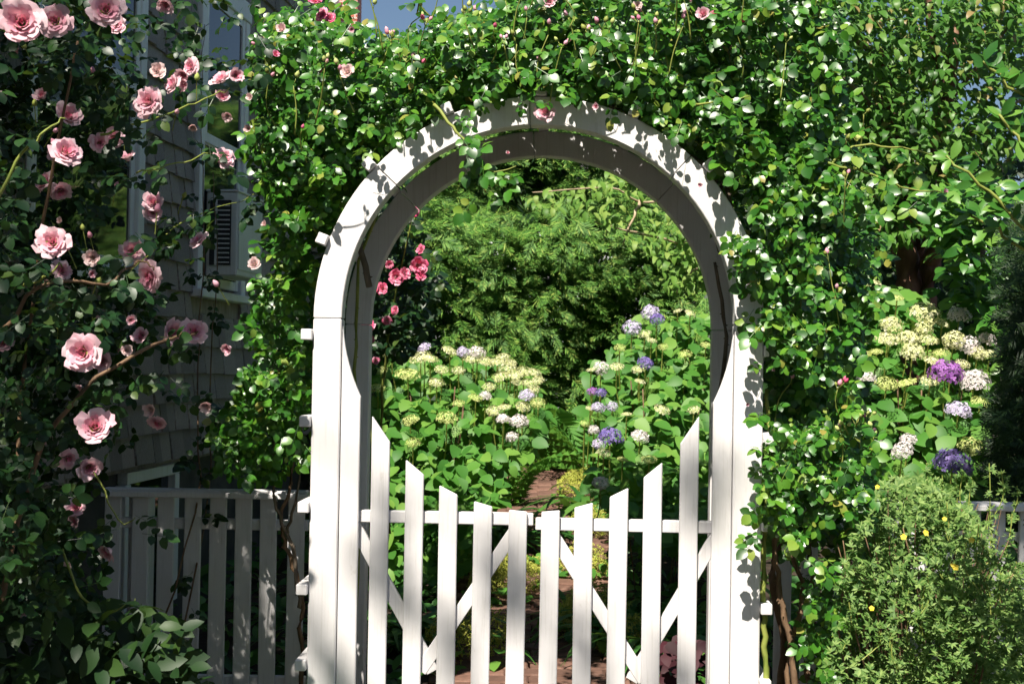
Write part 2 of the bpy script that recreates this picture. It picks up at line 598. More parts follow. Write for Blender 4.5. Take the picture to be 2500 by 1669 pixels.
sh_mesh = MB().add([(-.5, 0, 0), (.5, 0, 0), (.5, -.016, 0), (-.5, -.016, 0), (-.5, 0, 1), (.5, 0, 1), (.5, -.004, 1), (-.5, -.004, 1)],
                   [[0, 1, 2, 3], [7, 6, 5, 4], [3, 2, 6, 7], [0, 4, 5, 1], [0, 3, 7, 4], [1, 5, 6, 2]]).mesh('shingle')
far_sh = MB()
row = 0
z = ZS
while z < HTOP - .12:
    s = 0.0 - random.uniform(0, .1)
    while s < HL:
        w = random.choice((.09, .12, .14, .17, .20)) * random.uniform(.9, 1.1)
        a, b = max(s, 0), min(s + w, HL)
        segs = [(a, b)]
        for (u0, u1, v0, v1) in WINS:
            if z + .127 > v0 - .11 and z < v1 + .1:
                u0, u1 = u0 - .075, u1 + .075
                ns = []
                for (p, q) in segs:
                    if q <= u0 or p >= u1: ns.append((p, q))
                    else:
                        if p < u0: ns.append((p, u0))
                        if q > u1: ns.append((u1, q))
                segs = ns
        for (p, q) in segs:
            if q - p < .02: continue
            dz = random.gauss(0, .003)
            if .85 < p < 4.1:
                o = link('shingle', sh_mesh, SHINGLE, house)
                o.location = ((p + q) / 2, .0195, z + dz)
                o.scale = (q - p - random.uniform(.004, .009), random.uniform(1.3, 2.0), .15)
            else:
                far_sh.add([(p + .002, .0195, z + dz), (q - .002, .0195, z + dz), (q - .002, .003 - random.uniform(0, .005), z + dz), (p + .002, .003 - random.uniform(0, .005), z + dz), (p + .002, .0195, z + .14), (q - .002, .0195, z + .14), (q - .002, .016, z + .14), (p + .002, .016, z + .14)],
                           [[0, 1, 2, 3], [7, 6, 5, 4], [3, 2, 6, 7], [0, 4, 5, 1], [0, 3, 7, 4], [1, 5, 6, 2]])
        s += w
    z += .127
    row += 1
far_sh.build('shingle_siding', SHINGLE, house, kind='stuff')
GLASS, gnt, gb = new_mat('window_glass')
gb.inputs['Base Color'].default_value = (.012, .016, .02, 1)  # opaque pane: the unlit room behind is put into its dark colour
gb.inputs['Roughness'].default_value = .04
gb.inputs['Specular IOR Level'].default_value = .6
for (u0, u1, v0, v1) in WINS:
    w = MB().box(u0 - .07, u0, -.022, .0185, v0 - .02, v1).build('window', TRIM, house, .003)          # near casing carries the window
    MB().box(u1, u1 + .07, -.022, .0185, v0 - .02, v1).build('casing', TRIM, w, .003)
    MB().box(u0 - .08, u1 + .08, -.028, .0185, v1 + .001, v1 + .10).build('head_casing', TRIM, w, .003)
    MB().box(u0 - .09, u1 + .09, -.055, .0185, v0 - .06, v0 - .021).build('sill', TRIM, w, .004)
    m_ = (v0 + v1) / 2
    for (q0, q1, dy) in ((v0 + .001, m_ + .012, .0), (m_ - .02, v1 - .001, -.012)):
        fr = MB()
        fr.box(u0 + .001, u0 + .045, dy - .004, dy + .016, q0, q1).box(u1 - .045, u1 - .001, dy - .004, dy + .016, q0, q1)
        fr.box(u0 + .046, u1 - .046, dy - .003, dy + .015, q0, q0 + .045).box(u0 + .046, u1 - .046, dy - .003, dy + .015, q1 - .04, q1)
        fr.build('sash', TRIM, w)
        MB().box(u0 + .045, u1 - .045, dy + .004, dy + .0085, q0 + .04, q1 - .035).build('pane', GLASS, w)
# cellar window under the shingles
cw = MB().box(2.00, 2.66, .022, .068, ZS - .075, ZS - .025).build('cellar_window', TRIM, house, .003)
MB().box(2.60, 2.66, .022, .068, .45, ZS - .076).build('casing', TRIM, cw, .003)
MB().box(1.98, 2.04, .022, .068, .45, ZS - .076).build('casing', TRIM, cw, .003)
MB().box(2.041, 2.599, .055, .066, .45, ZS - .078).build('pane', GLASS, cw)

# window air conditioner
ACW = paint_mat('ac_casing', (.66, .67, .66))
DARKM, dnt, dbs = new_mat('ac_dark_coil')
dbs.inputs['Base Color'].default_value = (.02, .02, .022, 1)
dbs.inputs['Roughness'].default_value = .6
acu = empty('air_conditioner', house.matrix_basis @ Vector((3.12, 0, 1.95)) if False else (HW + Matrix.Rotation(R(90 - HA), 3, 'Z') @ Vector((3.12, 0, 1.95))), R(90 - HA))
tag(acu, 'boxy white window air conditioner with dark side grille in the far window', 'air conditioner')
MB().box(-.22, .22, -.155, -.001, 0, .40).build('casing', ACW, acu, .006)
gp = MB().box(-.226, -.2205, -.125, -.022, .05, .36).build('side_grille', DARKM, acu)
lv = MB()
for i in range(13):
    lv.box(-.232, -.2265, -.120, -.06, .06 + i * .0225, .066 + i * .0225)
lv.build('louvre_set', ACW, gp, kind='stuff')
MB().box(-.229, -.2205, -.058, -.048, .05, .36).build('grille_bar', ACW, acu)
MB().box(-.225, .225, -.160, .0, .4005, .412).build('top_lid', ACW, acu, .003)
MB().box(-.205, .205, -.160, -.1555, .03, .37).build('rear_panel', ACW, acu, .002)

# far house with brick chimneys behind the hedge
BRICKFAR, bnt, bb = new_mat('chimney_brick')
bt = node(bnt, 'ShaderNodeTexBrick', Scale=1.0)
bt.inputs['Color1'].default_value = (.42, .10, .07, 1)
bt.inputs['Color2'].default_value = (.55, .17, .11, 1)
bt.inputs['Mortar'].default_value = (.62, .52, .46, 1)
bt.inputs['Mortar Size'].default_value = .012
bt.inputs['Brick Width'].default_value = .22
bt.inputs['Row Height'].default_value = .075
tcn = bnt.nodes.new('ShaderNodeTexCoord')
mpn = bnt.nodes.new('ShaderNodeMapping')
mpn.inputs['Rotation'].default_value = (R(90), 0, 0)
bnt.links.new(tcn.outputs['Object'], mpn.inputs[0])
bnt.links.new(mpn.outputs[0], bt.inputs['Vector'])
bnt.links.new(bt.outputs[0], bb.inputs['Base Color'])
bb.inputs['Roughness'].default_value = .9
NY = 24.0
nb = empty('neighbour_house', (-1.0, NY, float(gz(NY))))
tag(nb, 'distant pale house with red brick chimneys behind the greenery', 'house')
zr = P(1000, 190, NY).z - nb.location.z
MB().box(-3.2, 4.2, 0, 6, 0, zr - 2.0).build('wall', TRIM, nb)
roofm = rough_mat('roof_shingle', [(.3, (.10, .09, .09)), (.7, (.2, .19, .19))], 6.0, .9, .3)
MB().add([(-3.5, -.4, zr - 2.0), (4.5, -.4, zr - 2.0), (4.5, 3, zr), (-3.5, 3, zr), (-3.5, 6.4, zr - 2.0), (4.5, 6.4, zr - 2.0)],
         [[0, 1, 2, 3], [3, 2, 5, 4], [0, 3, 4], [1, 5, 2], [0, 4, 5, 1]]).build('roof', roofm, nb)
for px0, px1 in ((818, 872), (1318, 1362)):
    a, b = P(px0, 40, NY + 2).x + 1.0, P(px1, 40, NY + 2).x + 1.0
    o = MB().box(a, b, 2.0, 2.7, zr - 1.2, zr + 2.2).build('chimney', BRICKFAR, nb)
    MB().box(a - .05, b + .05, 1.95, 2.75, zr + 2.201, zr + 2.32).build('chimney_cap', CONCRETE, o)
pg = MB().box(P(760, 40, NY + 1.2).x + 1.0, P(816, 40, NY + 1.2).x + 1.0, 1.2, 1.9, zr - 1.6, zr + 1.9).build('dormer', TRIM, nb)

# ------------------------------------------------------------------ leaf shapes
def blade(L=1.0, W=.5, rows=3, peak=.8, fold=.22, droop=.12, y0=0.0, e=.7):
    V = [(0, y0, 0)]
    for i in range(1, rows + 1):
        t = i / (rows + 1)
        w = W / 2 * math.sin(math.pi * t ** peak) ** e
        zz = -droop * L * t * t
        V += [(-w, y0 + L * t, zz + fold * w), (0, y0 + L * t, zz), (w, y0 + L * t, zz + fold * w)]
    V.append((0, y0 + L, -droop * L))
    T = [(0, 2, 1), (0, 3, 2)]
    for i in range(rows - 1):
        a = 1 + 3 * i
        T += [(a, a + 1, a + 4), (a, a + 4, a + 3), (a + 1, a + 2, a + 5), (a + 1, a + 5, a + 4)]
    a = 1 + 3 * (rows - 1)
    e = len(V) - 1
    T += [(a, a + 1, e), (a + 1, a + 2, e)]
    return np.array(V, float), np.array(T, int)


def combine(parts):
    Vs, Ts, n = [], [], 0
    for V, T in parts:
        Vs.append(V)
        Ts.append(T + n)
        n += len(V)
    return np.concatenate(Vs), np.concatenate(Ts)


def rotz(V, a):
    c, s = math.cos(a), math.sin(a)
    return V @ np.array([[c, s, 0], [-s, c, 0], [0, 0, 1]])


def rotx(V, a):
    c, s = math.cos(a), math.sin(a)
    return V @ np.array([[1, 0, 0], [0, c, s], [0, -s, c]])


def roty(V, a):
    c, s = math.cos(a), math.sin(a)
    return V @ np.array([[c, 0, -s], [0, 1, 0], [s, 0, c]])


def rose_leaf(seed):
    r = random.Random(seed)
    parts = [(np.array([(-.008, 0, 0), (.008, 0, 0), (.006, .66, 0), (-.006, .66, 0)]), np.array([(0, 1, 2), (0, 2, 3)]))]
    V, T = blade(.42, .32 * r.uniform(.9, 1.1), 3, .82, .18, .2, e=.58)
    V = rotx(V, r.uniform(-.35, .1))
    parts.append((V + np.array([0, .62, 0]), T))
    for y, ln in ((.56, .36), (.27, .29)):
        for sg in (-1, 1):
            V, T = blade(ln, ln * r.uniform(.68, .82), 3, .82, .18, .2, e=.58)
            V = roty(V, r.uniform(-.5, .5))
            V = rotx(V, r.uniform(-.45, .15))
            V = rotz(V, -sg * r.uniform(1.0, 1.35))
            parts.append((V + np.array([sg * .02, y, 0]), T))
    return combine(parts)


def cypress_spray(seed):
    r = random.Random(seed)
    parts = []
    n = 9
    for i in range(n):
        t = i / n
        y = .08 + .85 * t
        zz = -.22 * y * y
        for sg in (-1, 1):
            L = .44 * (1 - t) ** .6 * r.uniform(.7, 1.15) + .08
            a = sg * r.uniform(.55, .85)
            dx, dy = math.sin(a), math.cos(a)
            w = .026
            dz = r.uniform(-.12, .05)
            parts.append((np.array([(0, y, zz), (dx * L * .55 - dy * w, y + dy * L * .55 + dx * w, zz + dz * .5), (dx * L, y + dy * L, zz + dz), (dx * L * .55 + dy * w, y + dy * L * .55 - dx * w, zz + dz * .5)]),
                          np.array([(0, 2, 1), (0, 3, 2)])))
    parts.append((np.array([(-.015, 0, 0), (.015, 0, 0), (.01, 1, -.22), (-.01, 1, -.22)]), np.array([(0, 1, 2), (0, 2, 3)])))
    return combine(parts)


def fern_frond(seed):
    r = random.Random(seed)
    parts = []
    n = 15
    for i in range(n):
        t = (i + 1) / n
        y = t
        zz = .25 * math.sin(t * 2.2) - .35 * t * t
        L = .26 * math.sin(math.pi * min(1, .12 + .86 * t) ** .8) + .02
        for sg in (-1, 1):
            w = .028
            parts.append((np.array([(0, y - w, zz), (sg * L * .5, y - w * .6 + L * .2, zz - .02), (sg * L, y + L * .35, zz - .07), (sg * L * .5, y + w * 1.4 + L * .2, zz - .02)]),
                          np.array([(0, 1, 2), (0, 2, 3)])))
    V = []
    for i in range(7):
        t = i / 6
        zz = .25 * math.sin(t * 2.2) - .35 * t * t
        V += [(-.008, t, zz), (.008, t, zz)]
    parts.append((np.array(V), np.array([q for i in range(6) for q in ((2 * i, 2 * i + 1, 2 * i + 3), (2 * i, 2 * i + 3, 2 * i + 2))])))
    return combine(parts)


def palm5(seed):
    r = random.Random(seed)
    parts = []
    for k in range(5):
        V, T = blade(.55, .2, 1, .8, .3, .1)
        V = rotx(V, r.uniform(-.1, .5))
        parts.append((rotz(V, (k - 2) * .75 + r.uniform(-.15, .15)), T))
    return combine(parts)


def strap_leaf(seed):
    r = random.Random(seed)
    return bend(blade(1.0, r.uniform(.055, .08), 7, .55, .5, 0.0), r.uniform(1.0, 2.0))


def bend(VT, ang):
    V, T = VT
    V = V.copy()
    y = V[:, 1].copy()
    a = ang * y
    V[:, 1] = np.where(ang > 1e-3, np.sin(a) / ang, y)
    V[:, 2] = V[:, 2] * np.cos(a) - (1 - np.cos(a)) / ang
    return V, T


def star(seed):
    r = random.Random(seed)
    parts = []
    for k in range(3):
        V, T = blade(.7, .45, 1, .9, .2, 0)
        V = rotx(V, r.uniform(-.6, .8))
        parts.append((rotz(V, k * 2.1 + r.uniform(-.4, .4)), T[:4]))
    return combine(parts)


T_ROSE = [rose_leaf(i) for i in range(5)]
T_HYD = [blade(1, .74, 4, .72, .16, d, e=.65) for d in (.08, .2, .32)]
T_OVAL = [blade(1, .52, 3, .85, .2, d) for d in (.15, .3)]
T_DROOP = [bend(blade(1, .46, 4, .8, .35, 0), a) for a in (.7, 1.1, 1.5)]
T_CYP = [cypress_spray(i) for i in range(4)]
T_PALM = [palm5(i) for i in range(4)]
T_STRAP = [strap_leaf(i) for i in range(4)]
T_FERN = [fern_frond(i) for i in range(3)]
T_STAR = [star(i) for i in range(4)]
T_OBOV = [blade(1, .42, 3, 1.25, .12, .08), blade(1, .48, 3, 1.2, .25, .15)]

# ------------------------------------------------------------------ scattering
def nrm(v):
    return v / np.maximum(np.linalg.norm(v, axis=1, keepdims=True), 1e-9)


def frames(n, t):
    n = nrm(n)
    y = nrm(t - (t * n).sum(1, keepdims=True) * n)
    x = np.cross(y, n)
    return np.stack([x, y, n], 2)


_tab = rng.random((32, 32, 32))


def vnoise(p, f):
    q = p * f + 100.3
    i = np.floor(q).astype(int)
    u = q - i
    u = u * u * (3 - 2 * u)
    r = 0
    for dx in (0, 1):
        for dy in (0, 1):
            for dz in (0, 1):
                w = (u[:, 0] if dx else 1 - u[:, 0]) * (u[:, 1] if dy else 1 - u[:, 1]) * (u[:, 2] if dz else 1 - u[:, 2])
                r = r + w * _tab[(i[:, 0] + dx) % 32, (i[:, 1] + dy) % 32, (i[:, 2] + dz) % 32]
    return r


def inpoly(x, y, poly):
    c = np.zeros(len(x), bool)
    n = len(poly)
    for i in range(n):
        x0, y0 = poly[i]
        x1, y1 = poly[(i + 1) % n]
        if y0 == y1:
            continue
        k = ((y0 > y) != (y1 > y)) & (x < (x1 - x0) * (y - y0) / (y1 - y0) + x0)
        c ^= k
    return c


def region(poly, n, Y0, Y1, power=1.0, gap=0.0, gf=4.0):
    """n world points inside a px polygon between two depths; power > 1 crowds them to the front; gap thins them by 3-D noise."""
    out = []
    got = 0
    a = np.array(poly, float)
    lo, hi = a.min(0), a.max(0)
    for _ in range(40):
        m = n * 3
        x = rng.uniform(lo[0], hi[0], m)
        y = rng.uniform(lo[1], hi[1], m)
        k = inpoly(x, y, poly)
        x, y = x[k], y[k]
        Y = Y0 + (Y1 - Y0) * rng.random(len(x)) ** power
        p = Pn(x, y, Y)
        if gap:
            p = p[vnoise(p, gf) + .35 * vnoise(p, gf * 2.7) > gap + rng.normal(0, .05, len(p))]
        out.append(p)
        got += len(p)
        if got >= n:
            break
    return np.concatenate(out)[:n]


def no_post_shadow(p):
    """Keep leaves whose shadow misses the sunny post, the gate and the lower arch."""
    k = (p[:, 1] - AY) / SUN.y
    q = p - k[:, None] * np.array(SUN)
    return p[~((k > 0) & (np.abs(q[:, 0] - ac.x) < .80) & (q[:, 2] < ZC + .45))]


def sunlit(pts, flowers, rad=.085, reach=.7):
    """Drop the leaves that stand between the sun and the listed flowers."""
    sv = np.array(SUN)
    keep = np.ones(len(pts), bool)
    for f in flowers:
        d = pts - np.array(f)
        t = d @ sv
        off = np.linalg.norm(d - t[:, None] * sv, axis=1)
        keep &= ~((t > .02) & (t < reach) & (off < rad))
    return pts[keep]


def rand_dir(n):
    return nrm(rng.normal(size=(n, 3)))


SETS = []


def clear(pts, spots, margin=20):
    """Drop leaves that would hide the listed flowers: spots are (x, y, width, depth)."""
    x, y, d = proj(pts)
    keep = np.ones(len(pts), bool)
    for (sx, sy, w, sd_) in spots:
        keep &= ~((np.hypot(x - sx, y - sy) < w * .5 + margin) & (d < sd_ + .06))
    return pts[keep]



def leafset(root, mat, temps, pos, nbias, tbias, s0, s1, part='leaf', parts=150, rest='foliage', nr=.6, tr=.7, restkind='stuff'):
    n = len(pos)
    N = nrm(np.array(nbias, float)[None, :] + rand_dir(n) * nr)
    tb = np.array(tbias, float)
    T = (tb if tb.ndim == 2 else tb[None, :]) + rand_dir(n) * tr
    SETS.append(dict(root=root, mat=mat, temps=temps, pos=pos, rot=frames(N, T), scale=rng.uniform(s0, s1, n), part=part, parts=parts, rest=rest, kind=restkind,
                     idx=rng.integers(0, len(temps), n)))


def plant(name, label, cat, X, Y, z=None, group=None):
    o = empty(name, (X, Y, float(gz(Y)) if z is None else z))
    return tag(o, label, cat, group)


_meshcache = {}


def build_leafsets():
    """The leaves that show (nearest in their patch of the view) become pieces of their own; the rest of each plant is joined."""
    cell = 13
    allp = np.concatenate([s['pos'] for s in SETS])
    alls = np.concatenate([s['scale'] for s in SETS])
    owner = np.concatenate([np.full(len(s['pos']), i) for i, s in enumerate(SETS)])
    x, y, d = proj(allp)
    inside = (x > 4) & (x < 2496) & (y > 4) & (y < 1665) & (d > .3)
    size = np.where(inside, alls / np.maximum(d, .3), 0)
    key = np.clip((x // cell).astype(int), 0, 200) * 400 + np.clip((y // cell).astype(int), 0, 200)
    order = np.lexsort((d, key))
    first = np.ones(len(order), bool)
    ks = key[order]
    first[1:] = ks[1:] != ks[:-1]
    vis = np.zeros(len(allp), bool)
    vis[order[first]] = True
    vis &= inside
    start = 0
    for i, s in enumerate(SETS):
        n = len(s['pos'])
        v = vis[start:start + n]
        sz = size[start:start + n]
        start += n
        cand = np.flatnonzero(v)
        cand = cand[np.argsort(-sz[cand])][:s['parts']]
        ispart = np.zeros(n, bool)
        ispart[cand] = True
        base = np.array(s['root'].location)
        for j in cand:
            k = (id(s['temps']), int(s['idx'][j]), s['mat'].name)
            if k not in _meshcache:
                me = np_mesh(s['part'], *s['temps'][k[1]])
                me.materials.append(s['mat'])
                _meshcache[k] = me
            o = link(s['part'], _meshcache[k], None, s['root'])
            M = Matrix((s['rot'][j] * s['scale'][j]).tolist()).to_4x4()
            M.translation = Vector(s['pos'][j] - base)
            o.matrix_basis = M
        Vs, Ts, n0 = [], [], 0
        for k, (V, T) in enumerate(s['temps']):
            sel = np.flatnonzero((s['idx'] == k) & ~ispart)
            if not len(sel):
                continue
            W = np.einsum('nij,vj->nvi', s['rot'][sel] * s['scale'][sel][:, None, None], V) + (s['pos'][sel] - base)[:, None, :]
            Vs.append(W.reshape(-1, 3))
            Ts.append((T[None] + (np.arange(len(sel)) * len(V))[:, None, None]).reshape(-1, 3) + n0)
            n0 += len(sel) * len(V)
        if Vs:
            link(s['rest'], np_mesh(s['rest'], np.concatenate(Vs), np.concatenate(Ts)), s['mat'], s['root'], s['kind'])


# ------------------------------------------------------------------ flowers
def petal_patch(theta, rho0, L, a0, a1, wa, r, nu=5, nv=4):
    V = []
    rho, zz = rho0, 0.0
    for j in range(nv + 1):
        v = j / nv
        ww = wa * (math.sin(math.pi * (.18 + .64 * v)) ** .8)
        for i in range(nu):
            u = -1 + 2 * i / (nu - 1)
            edge = -.10 * L * u * u * v
            ruf = r.gauss(0, .055) * L * (v > .6)
            rr = rho + ruf * .6 + edge * .2
            th = theta + u * ww
            V.append((rr * math.cos(th), rr * math.sin(th), zz + edge + ruf))
        a = a0 + (a1 - a0) * (v + .5 / nv)
        rho += L / nv * math.sin(a)
        zz += L / nv * math.cos(a)
    F = []
    for j in range(nv):
        for i in range(nu - 1):
            p = j * nu + i
            F += [(p, p + 1, p + nu + 1), (p, p + nu + 1, p + nu)]
    return np.array(V), np.array(F)


def rose_petals(seed, openness=1.0):
    """Lists of petals, inner to outer; radius about 1."""
    r = random.Random(seed)
    inner, outer = [], []
    lay = [(4, .05, .46, -8, 10, 1.1), (5, .12, .54, 0, 22, .9), (6, .17, .62, 6, 36, .72), (7, .20, .70, 14, 56, .62), (6, .20, .80, 26, 76, .66), (6, .18, .90, 42, 96, .66)]
    for li, (n, rho, L, a0, a1, wa) in enumerate(lay):
        for k in range(n):
            th = 2 * math.pi * (k + r.uniform(-.18, .18)) / n + li * .7
            p = petal_patch(th, rho, L * r.uniform(.86, 1.1), R(a0 * openness), R((a1 + r.uniform(-12, 12)) * openness), wa, r)
            (inner if li < 4 else outer).append(p)
    return inner, outer


BLOOMS = {}


def bloom_mesh(kind, seed, opn):
    k = (kind, seed, opn)
    if k not in BLOOMS:
        mat = {'pink': PINK, 'crimson': CRIMSON, 'blush': BLUSH}[kind]
        inner, outer = rose_petals(seed, opn)
        def shaded(parts, shades, name):
            me = np_mesh(name, *combine(parts))
            ms = [mat] if kind != 'pink' else [PALEPINK, PINK, PINKDEEP]
            for m in ms:
                me.materials.append(m)
            if kind == 'pink':
                me.polygons.foreach_set('material_index', np.concatenate([np.full(len(p[1]), sh, np.int32) for p, sh in zip(parts, shades)]))
            return me
        sh = [2] * 9 + [1] * (len(inner) - 9)
        core = shaded(inner, sh, 'rose_bloom')
        full = shaded(inner + outer, sh + [0] * len(outer), 'rose_bloom')
        pet = []
        for V, T in outer:
            me = np_mesh('petal', V, T)
            me.materials.append(PALEPINK if kind == 'pink' else mat)
            pet.append(me)
        BLOOMS[k] = (core, full, pet)
    return BLOOMS[k]


cal_parts = [(rotz(rotx(blade(.55, .2, 1, .8, .2, 0)[0], -.9), k * 1.257), blade(.55, .2, 1, .8, .2, 0)[1]) for k in range(5)]
CALYX = np_mesh('calyx', *combine(cal_parts))


def bloom(root, pos, diam, facing, kind='pink', opn=1.0, big=False, name='rose_bloom'):
    core, full, pet = bloom_mesh(kind, random.randrange(8), opn)
    o = link(name, core if big else full, None, root)
    q = Vector(facing).normalized().to_track_quat('Z', 'Y')
    s = diam / 2 / (1.02 if opn > .8 else .85)
    o.matrix_basis = Matrix.Translation(Vector(pos) - root.location) @ q.to_matrix().to_4x4() @ Matrix.Rotation(random.uniform(0, 6.28), 4, 'Z') @ Matrix.Scale(s, 4)
    if big:
        for p in pet:
            link('petal', p, None, o)
    c = link('calyx', CALYX, SHOOT, o)
    c.rotation_euler = (math.pi, 0, 0)
    c.location = (0, 0, .05)
    return o


def bud_mesh(mat):
    V, F = [], []
    prof = [(0, 0), (.28, .12), (.40, .42), (.30, .75), (.05, 1.05)]
    for i, (rr, zz) in enumerate(prof):
        for j in range(6):
            a = j * math.pi / 3 + i * .25
            V.append((rr * math.cos(a), rr * math.sin(a), zz))
    for i in range(4):
        for j in range(6):
            a, b = i * 6 + j, i * 6 + (j + 1) % 6
            F += [(a, b, b + 6), (a, b + 6, a + 6)]
    me = np_mesh('bud', np.array(V), np.array(F))
    me.materials.append(mat)
    return me


BUDS = [bud_mesh(m) for m in (SHOOT, PINK, LIME, CRIMSON)]


def head_mesh(seed, flat, nf=60, fs=.23):
    r = random.Random(seed)
    parts = []
    for i in range(nf):
        c = 1 - (i + .5) / nf * (.92 if flat < .6 else 1.25)
        a = i * 2.39996
        s = math.sqrt(max(0, 1 - c * c))
        d = Vector((s * math.cos(a), s * math.sin(a), c))
        p = Vector((d.x, d.y, d.z * flat)) * r.uniform(.86, 1.06)
        nn = (d + Vector((r.gauss(0, .3), r.gauss(0, .3), r.gauss(0, .3)))).normalized()
        M = nn.to_track_quat('Z', 'Y').to_matrix() @ Matrix.Rotation(r.uniform(0, 1.57), 3, 'Z')
        A = np.array(M)
        q = fs * r.uniform(.8, 1.2)
        V, T = [(0, 0, 0)], []
        for k in range(4):
            w = k * math.pi / 2
            for (aa, rr, hh) in ((w - .62, .72, .05), (w, 1.0, .12 * r.uniform(-1, 1.5)), (w + .62, .72, .05)):
                V.append((rr * math.cos(aa) * q, rr * math.sin(aa) * q, hh * q))
            b = 1 + 3 * k
            T += [(0, b, b + 1), (0, b + 1, b + 2)]
        parts.append((np.array(V) @ A.T + np.array(p), np.array(T)))
    return combine(parts)


HEADS_ROUND = [head_mesh(i, .8, 95, .17) for i in range(3)]
HEADS_FLAT = [head_mesh(i + 9, .45, 110, .12) for i in range(3)]
_hc = {}


def flower_head(root, x, y, Y, w_px, mat, flat):
    k = (mat.name, flat, random.randrange(3))
    if k not in _hc:
        me = np_mesh('flower_head', *(HEADS_FLAT if flat else HEADS_ROUND)[k[2]])
        me.materials.append(mat)
        _hc[k] = me
    o = link('flower_head', _hc[k], None, root)
    p = P(x, y, Y)
    s = w_px * Y / FPX / 2 / 1.1
    up = Vector((random.gauss(0, .22), -.45 + random.gauss(0, .2), 1)).normalized()
    o.matrix_basis = Matrix.Translation(p - root.location) @ up.to_track_quat('Z', 'Y').to_matrix().to_4x4() @ Matrix.Rotation(random.uniform(0, 6), 4, 'Z') @ Matrix.Scale(s * random.uniform(.9, 1.1), 4)
    # stem from the bush up to the head
    q = p - root.location
    st = MB().tube([q + Vector((random.gauss(0, .02), .10, -.28)), q + Vector((0, .04, -.12)), q], .0035, 4).build('stem', SHOOT, root)
    return o


# ------------------------------------------------------------------ climbing rose over the arbor
CRIMSONS = [(1006, 520, 40), (1030, 612, 26), (1020, 648, 44), (1026, 672, 34), (968, 676, 40), (985, 668, 30), (915, 702, 40), (935, 705, 30), (900, 796, 32), (945, 782, 26), (905, 830, 24), (968, 758, 24), (918, 880, 20), (950, 645, 22)]
CRFL = [list(P(x, y, 5.85)) for (x, y, w) in CRIMSONS[:9]]
bx = arb_world(.86, .1, 0)
arose = plant('climbing_rose', 'glossy green climbing rose covering the arbor from thorny canes at its foot', 'rose', bx.x, bx.y)
POLY_TOP = [(655, 20), (760, 10), (850, 40), (930, 95), (1010, 75), (1110, 35), (1190, 45), (1260, -70), (2030, -70), (2060, 260), (1990, 430), (1880, 430), (1800, 420), (1730, 360), (1650, 310),
            (1500, 262), (1312, 262), (1130, 280), (1010, 345), (900, 430), (850, 500), (800, 560), (740, 620), (700, 590), (668, 470), (632, 340), (640, 200)]
pts = region(POLY_TOP, 8200, 4.42, 5.6, 1.1, .52, 4.2)
lx, ld, lz = arb_local(pts)
rad = np.where(lz > 0, np.hypot(lx, lz), np.abs(lx))
over = np.where(lx < -.30, -.02, np.where(lx > .45, -.10, -.055))
pts = pts[((rad > .775) & (ld > over - .03 * rng.random(len(pts)))) | ((ld < -.045) & (ld > -.12) & (rad > .69) & (lx > -.30) & (rng.random(len(pts)) < .4))]
pts = clear(sunlit(pts, CRFL, .085, 3.0), [(905, 378, 40, 9), (778, 585, 40, 9)], 24)
leafset(arose, ROSE_LEAF, T_ROSE, pts, (-.1, -.85, .55), (0, -.4, -.6), .045, .115, parts=300, rest='foliage', nr=.62, tr=.9)
ai = rng.uniform(R(8), R(172), 820)
ri = rng.uniform(.79, .98, 820)
di = rng.uniform(.04, .74, 820)
inner = np.array([list(arb_world(r_ * math.cos(a_), d_, r_ * math.sin(a_))) for a_, r_, d_ in zip(ai, ri, di)])
leafset(arose, ROSE_LEAF, T_ROSE, sunlit(inner, CRFL, .085, 3.0), (0, -.3, 1), (0, -.4, -.4), .08, .12, parts=0, rest='shading_foliage', nr=.7, tr=1)  # leaf layer added between the hoops to darken the rear arch
POLY_R = [(1862, 420), (2060, 400), (2130, 560), (2120, 700), (2070, 880), (2120, 1080), (2090, 1340), (2000, 1290), (1920, 1330), (1885, 1280), (1875, 1000), (1880, 800), (1860, 600)]
p2 = region(POLY_R, 2200, 4.42, 5.5, 1.1, .5, 4.5)
POLY_RL = [(1960, 1330), (2110, 1330), (2080, 1560), (2120, 1690), (1990, 1690), (1960, 1500)]
p3 = region(POLY_RL, 130, 4.4, 5.0, 1.0, .45, 5)
POLY_L = [(655, 590), (765, 590), (762, 900), (740, 1120), (650, 1150), (540, 1120), (530, 1040), (600, 960), (630, 800)]
p4 = region(POLY_L, 560, 4.75, 5.5, 1.0, .55, 5)
POLY_OV = [(1790, 560), (1870, 560), (1870, 1320), (1850, 1320), (1862, 950), (1845, 800)]
p5 = region(POLY_OV, 70, 4.45, 4.58, 1, .5, 6)
pts = np.concatenate([p2, p3, p4, p5])
lx, ld, lz = arb_local(pts)
pts = pts[(ld > -.16) & ((np.abs(lx) > .775) | (ld < -.03))]
leafset(arose, ROSE_LEAF, T_ROSE, pts, (-.12, -.85, .52), (0, -.4, -.7), .045, .118, parts=0, rest='foliage', nr=.6, tr=.8)


def add_leaves_along(path_pts, root, mat, n, s0, s1, spread=.03, nb=(-.1, -.8, .6)):
    k = np.array([list(p) for p in path_pts])
    j = rng.uniform(0, len(k) - 1.001, n)
    i = j.astype(int)
    p = k[i] + (k[i + 1] - k[i]) * (j - i)[:, None] + rng.normal(0, spread, (n, 3))
    if mat is SHADE_ROSE_LEAF:
        p = no_post_shadow(p)
    leafset(root, mat, T_ROSE, p, nb, (0, -.5, -.6), s0, s1, parts=n, rest='foliage', nr=.5, tr=.8)


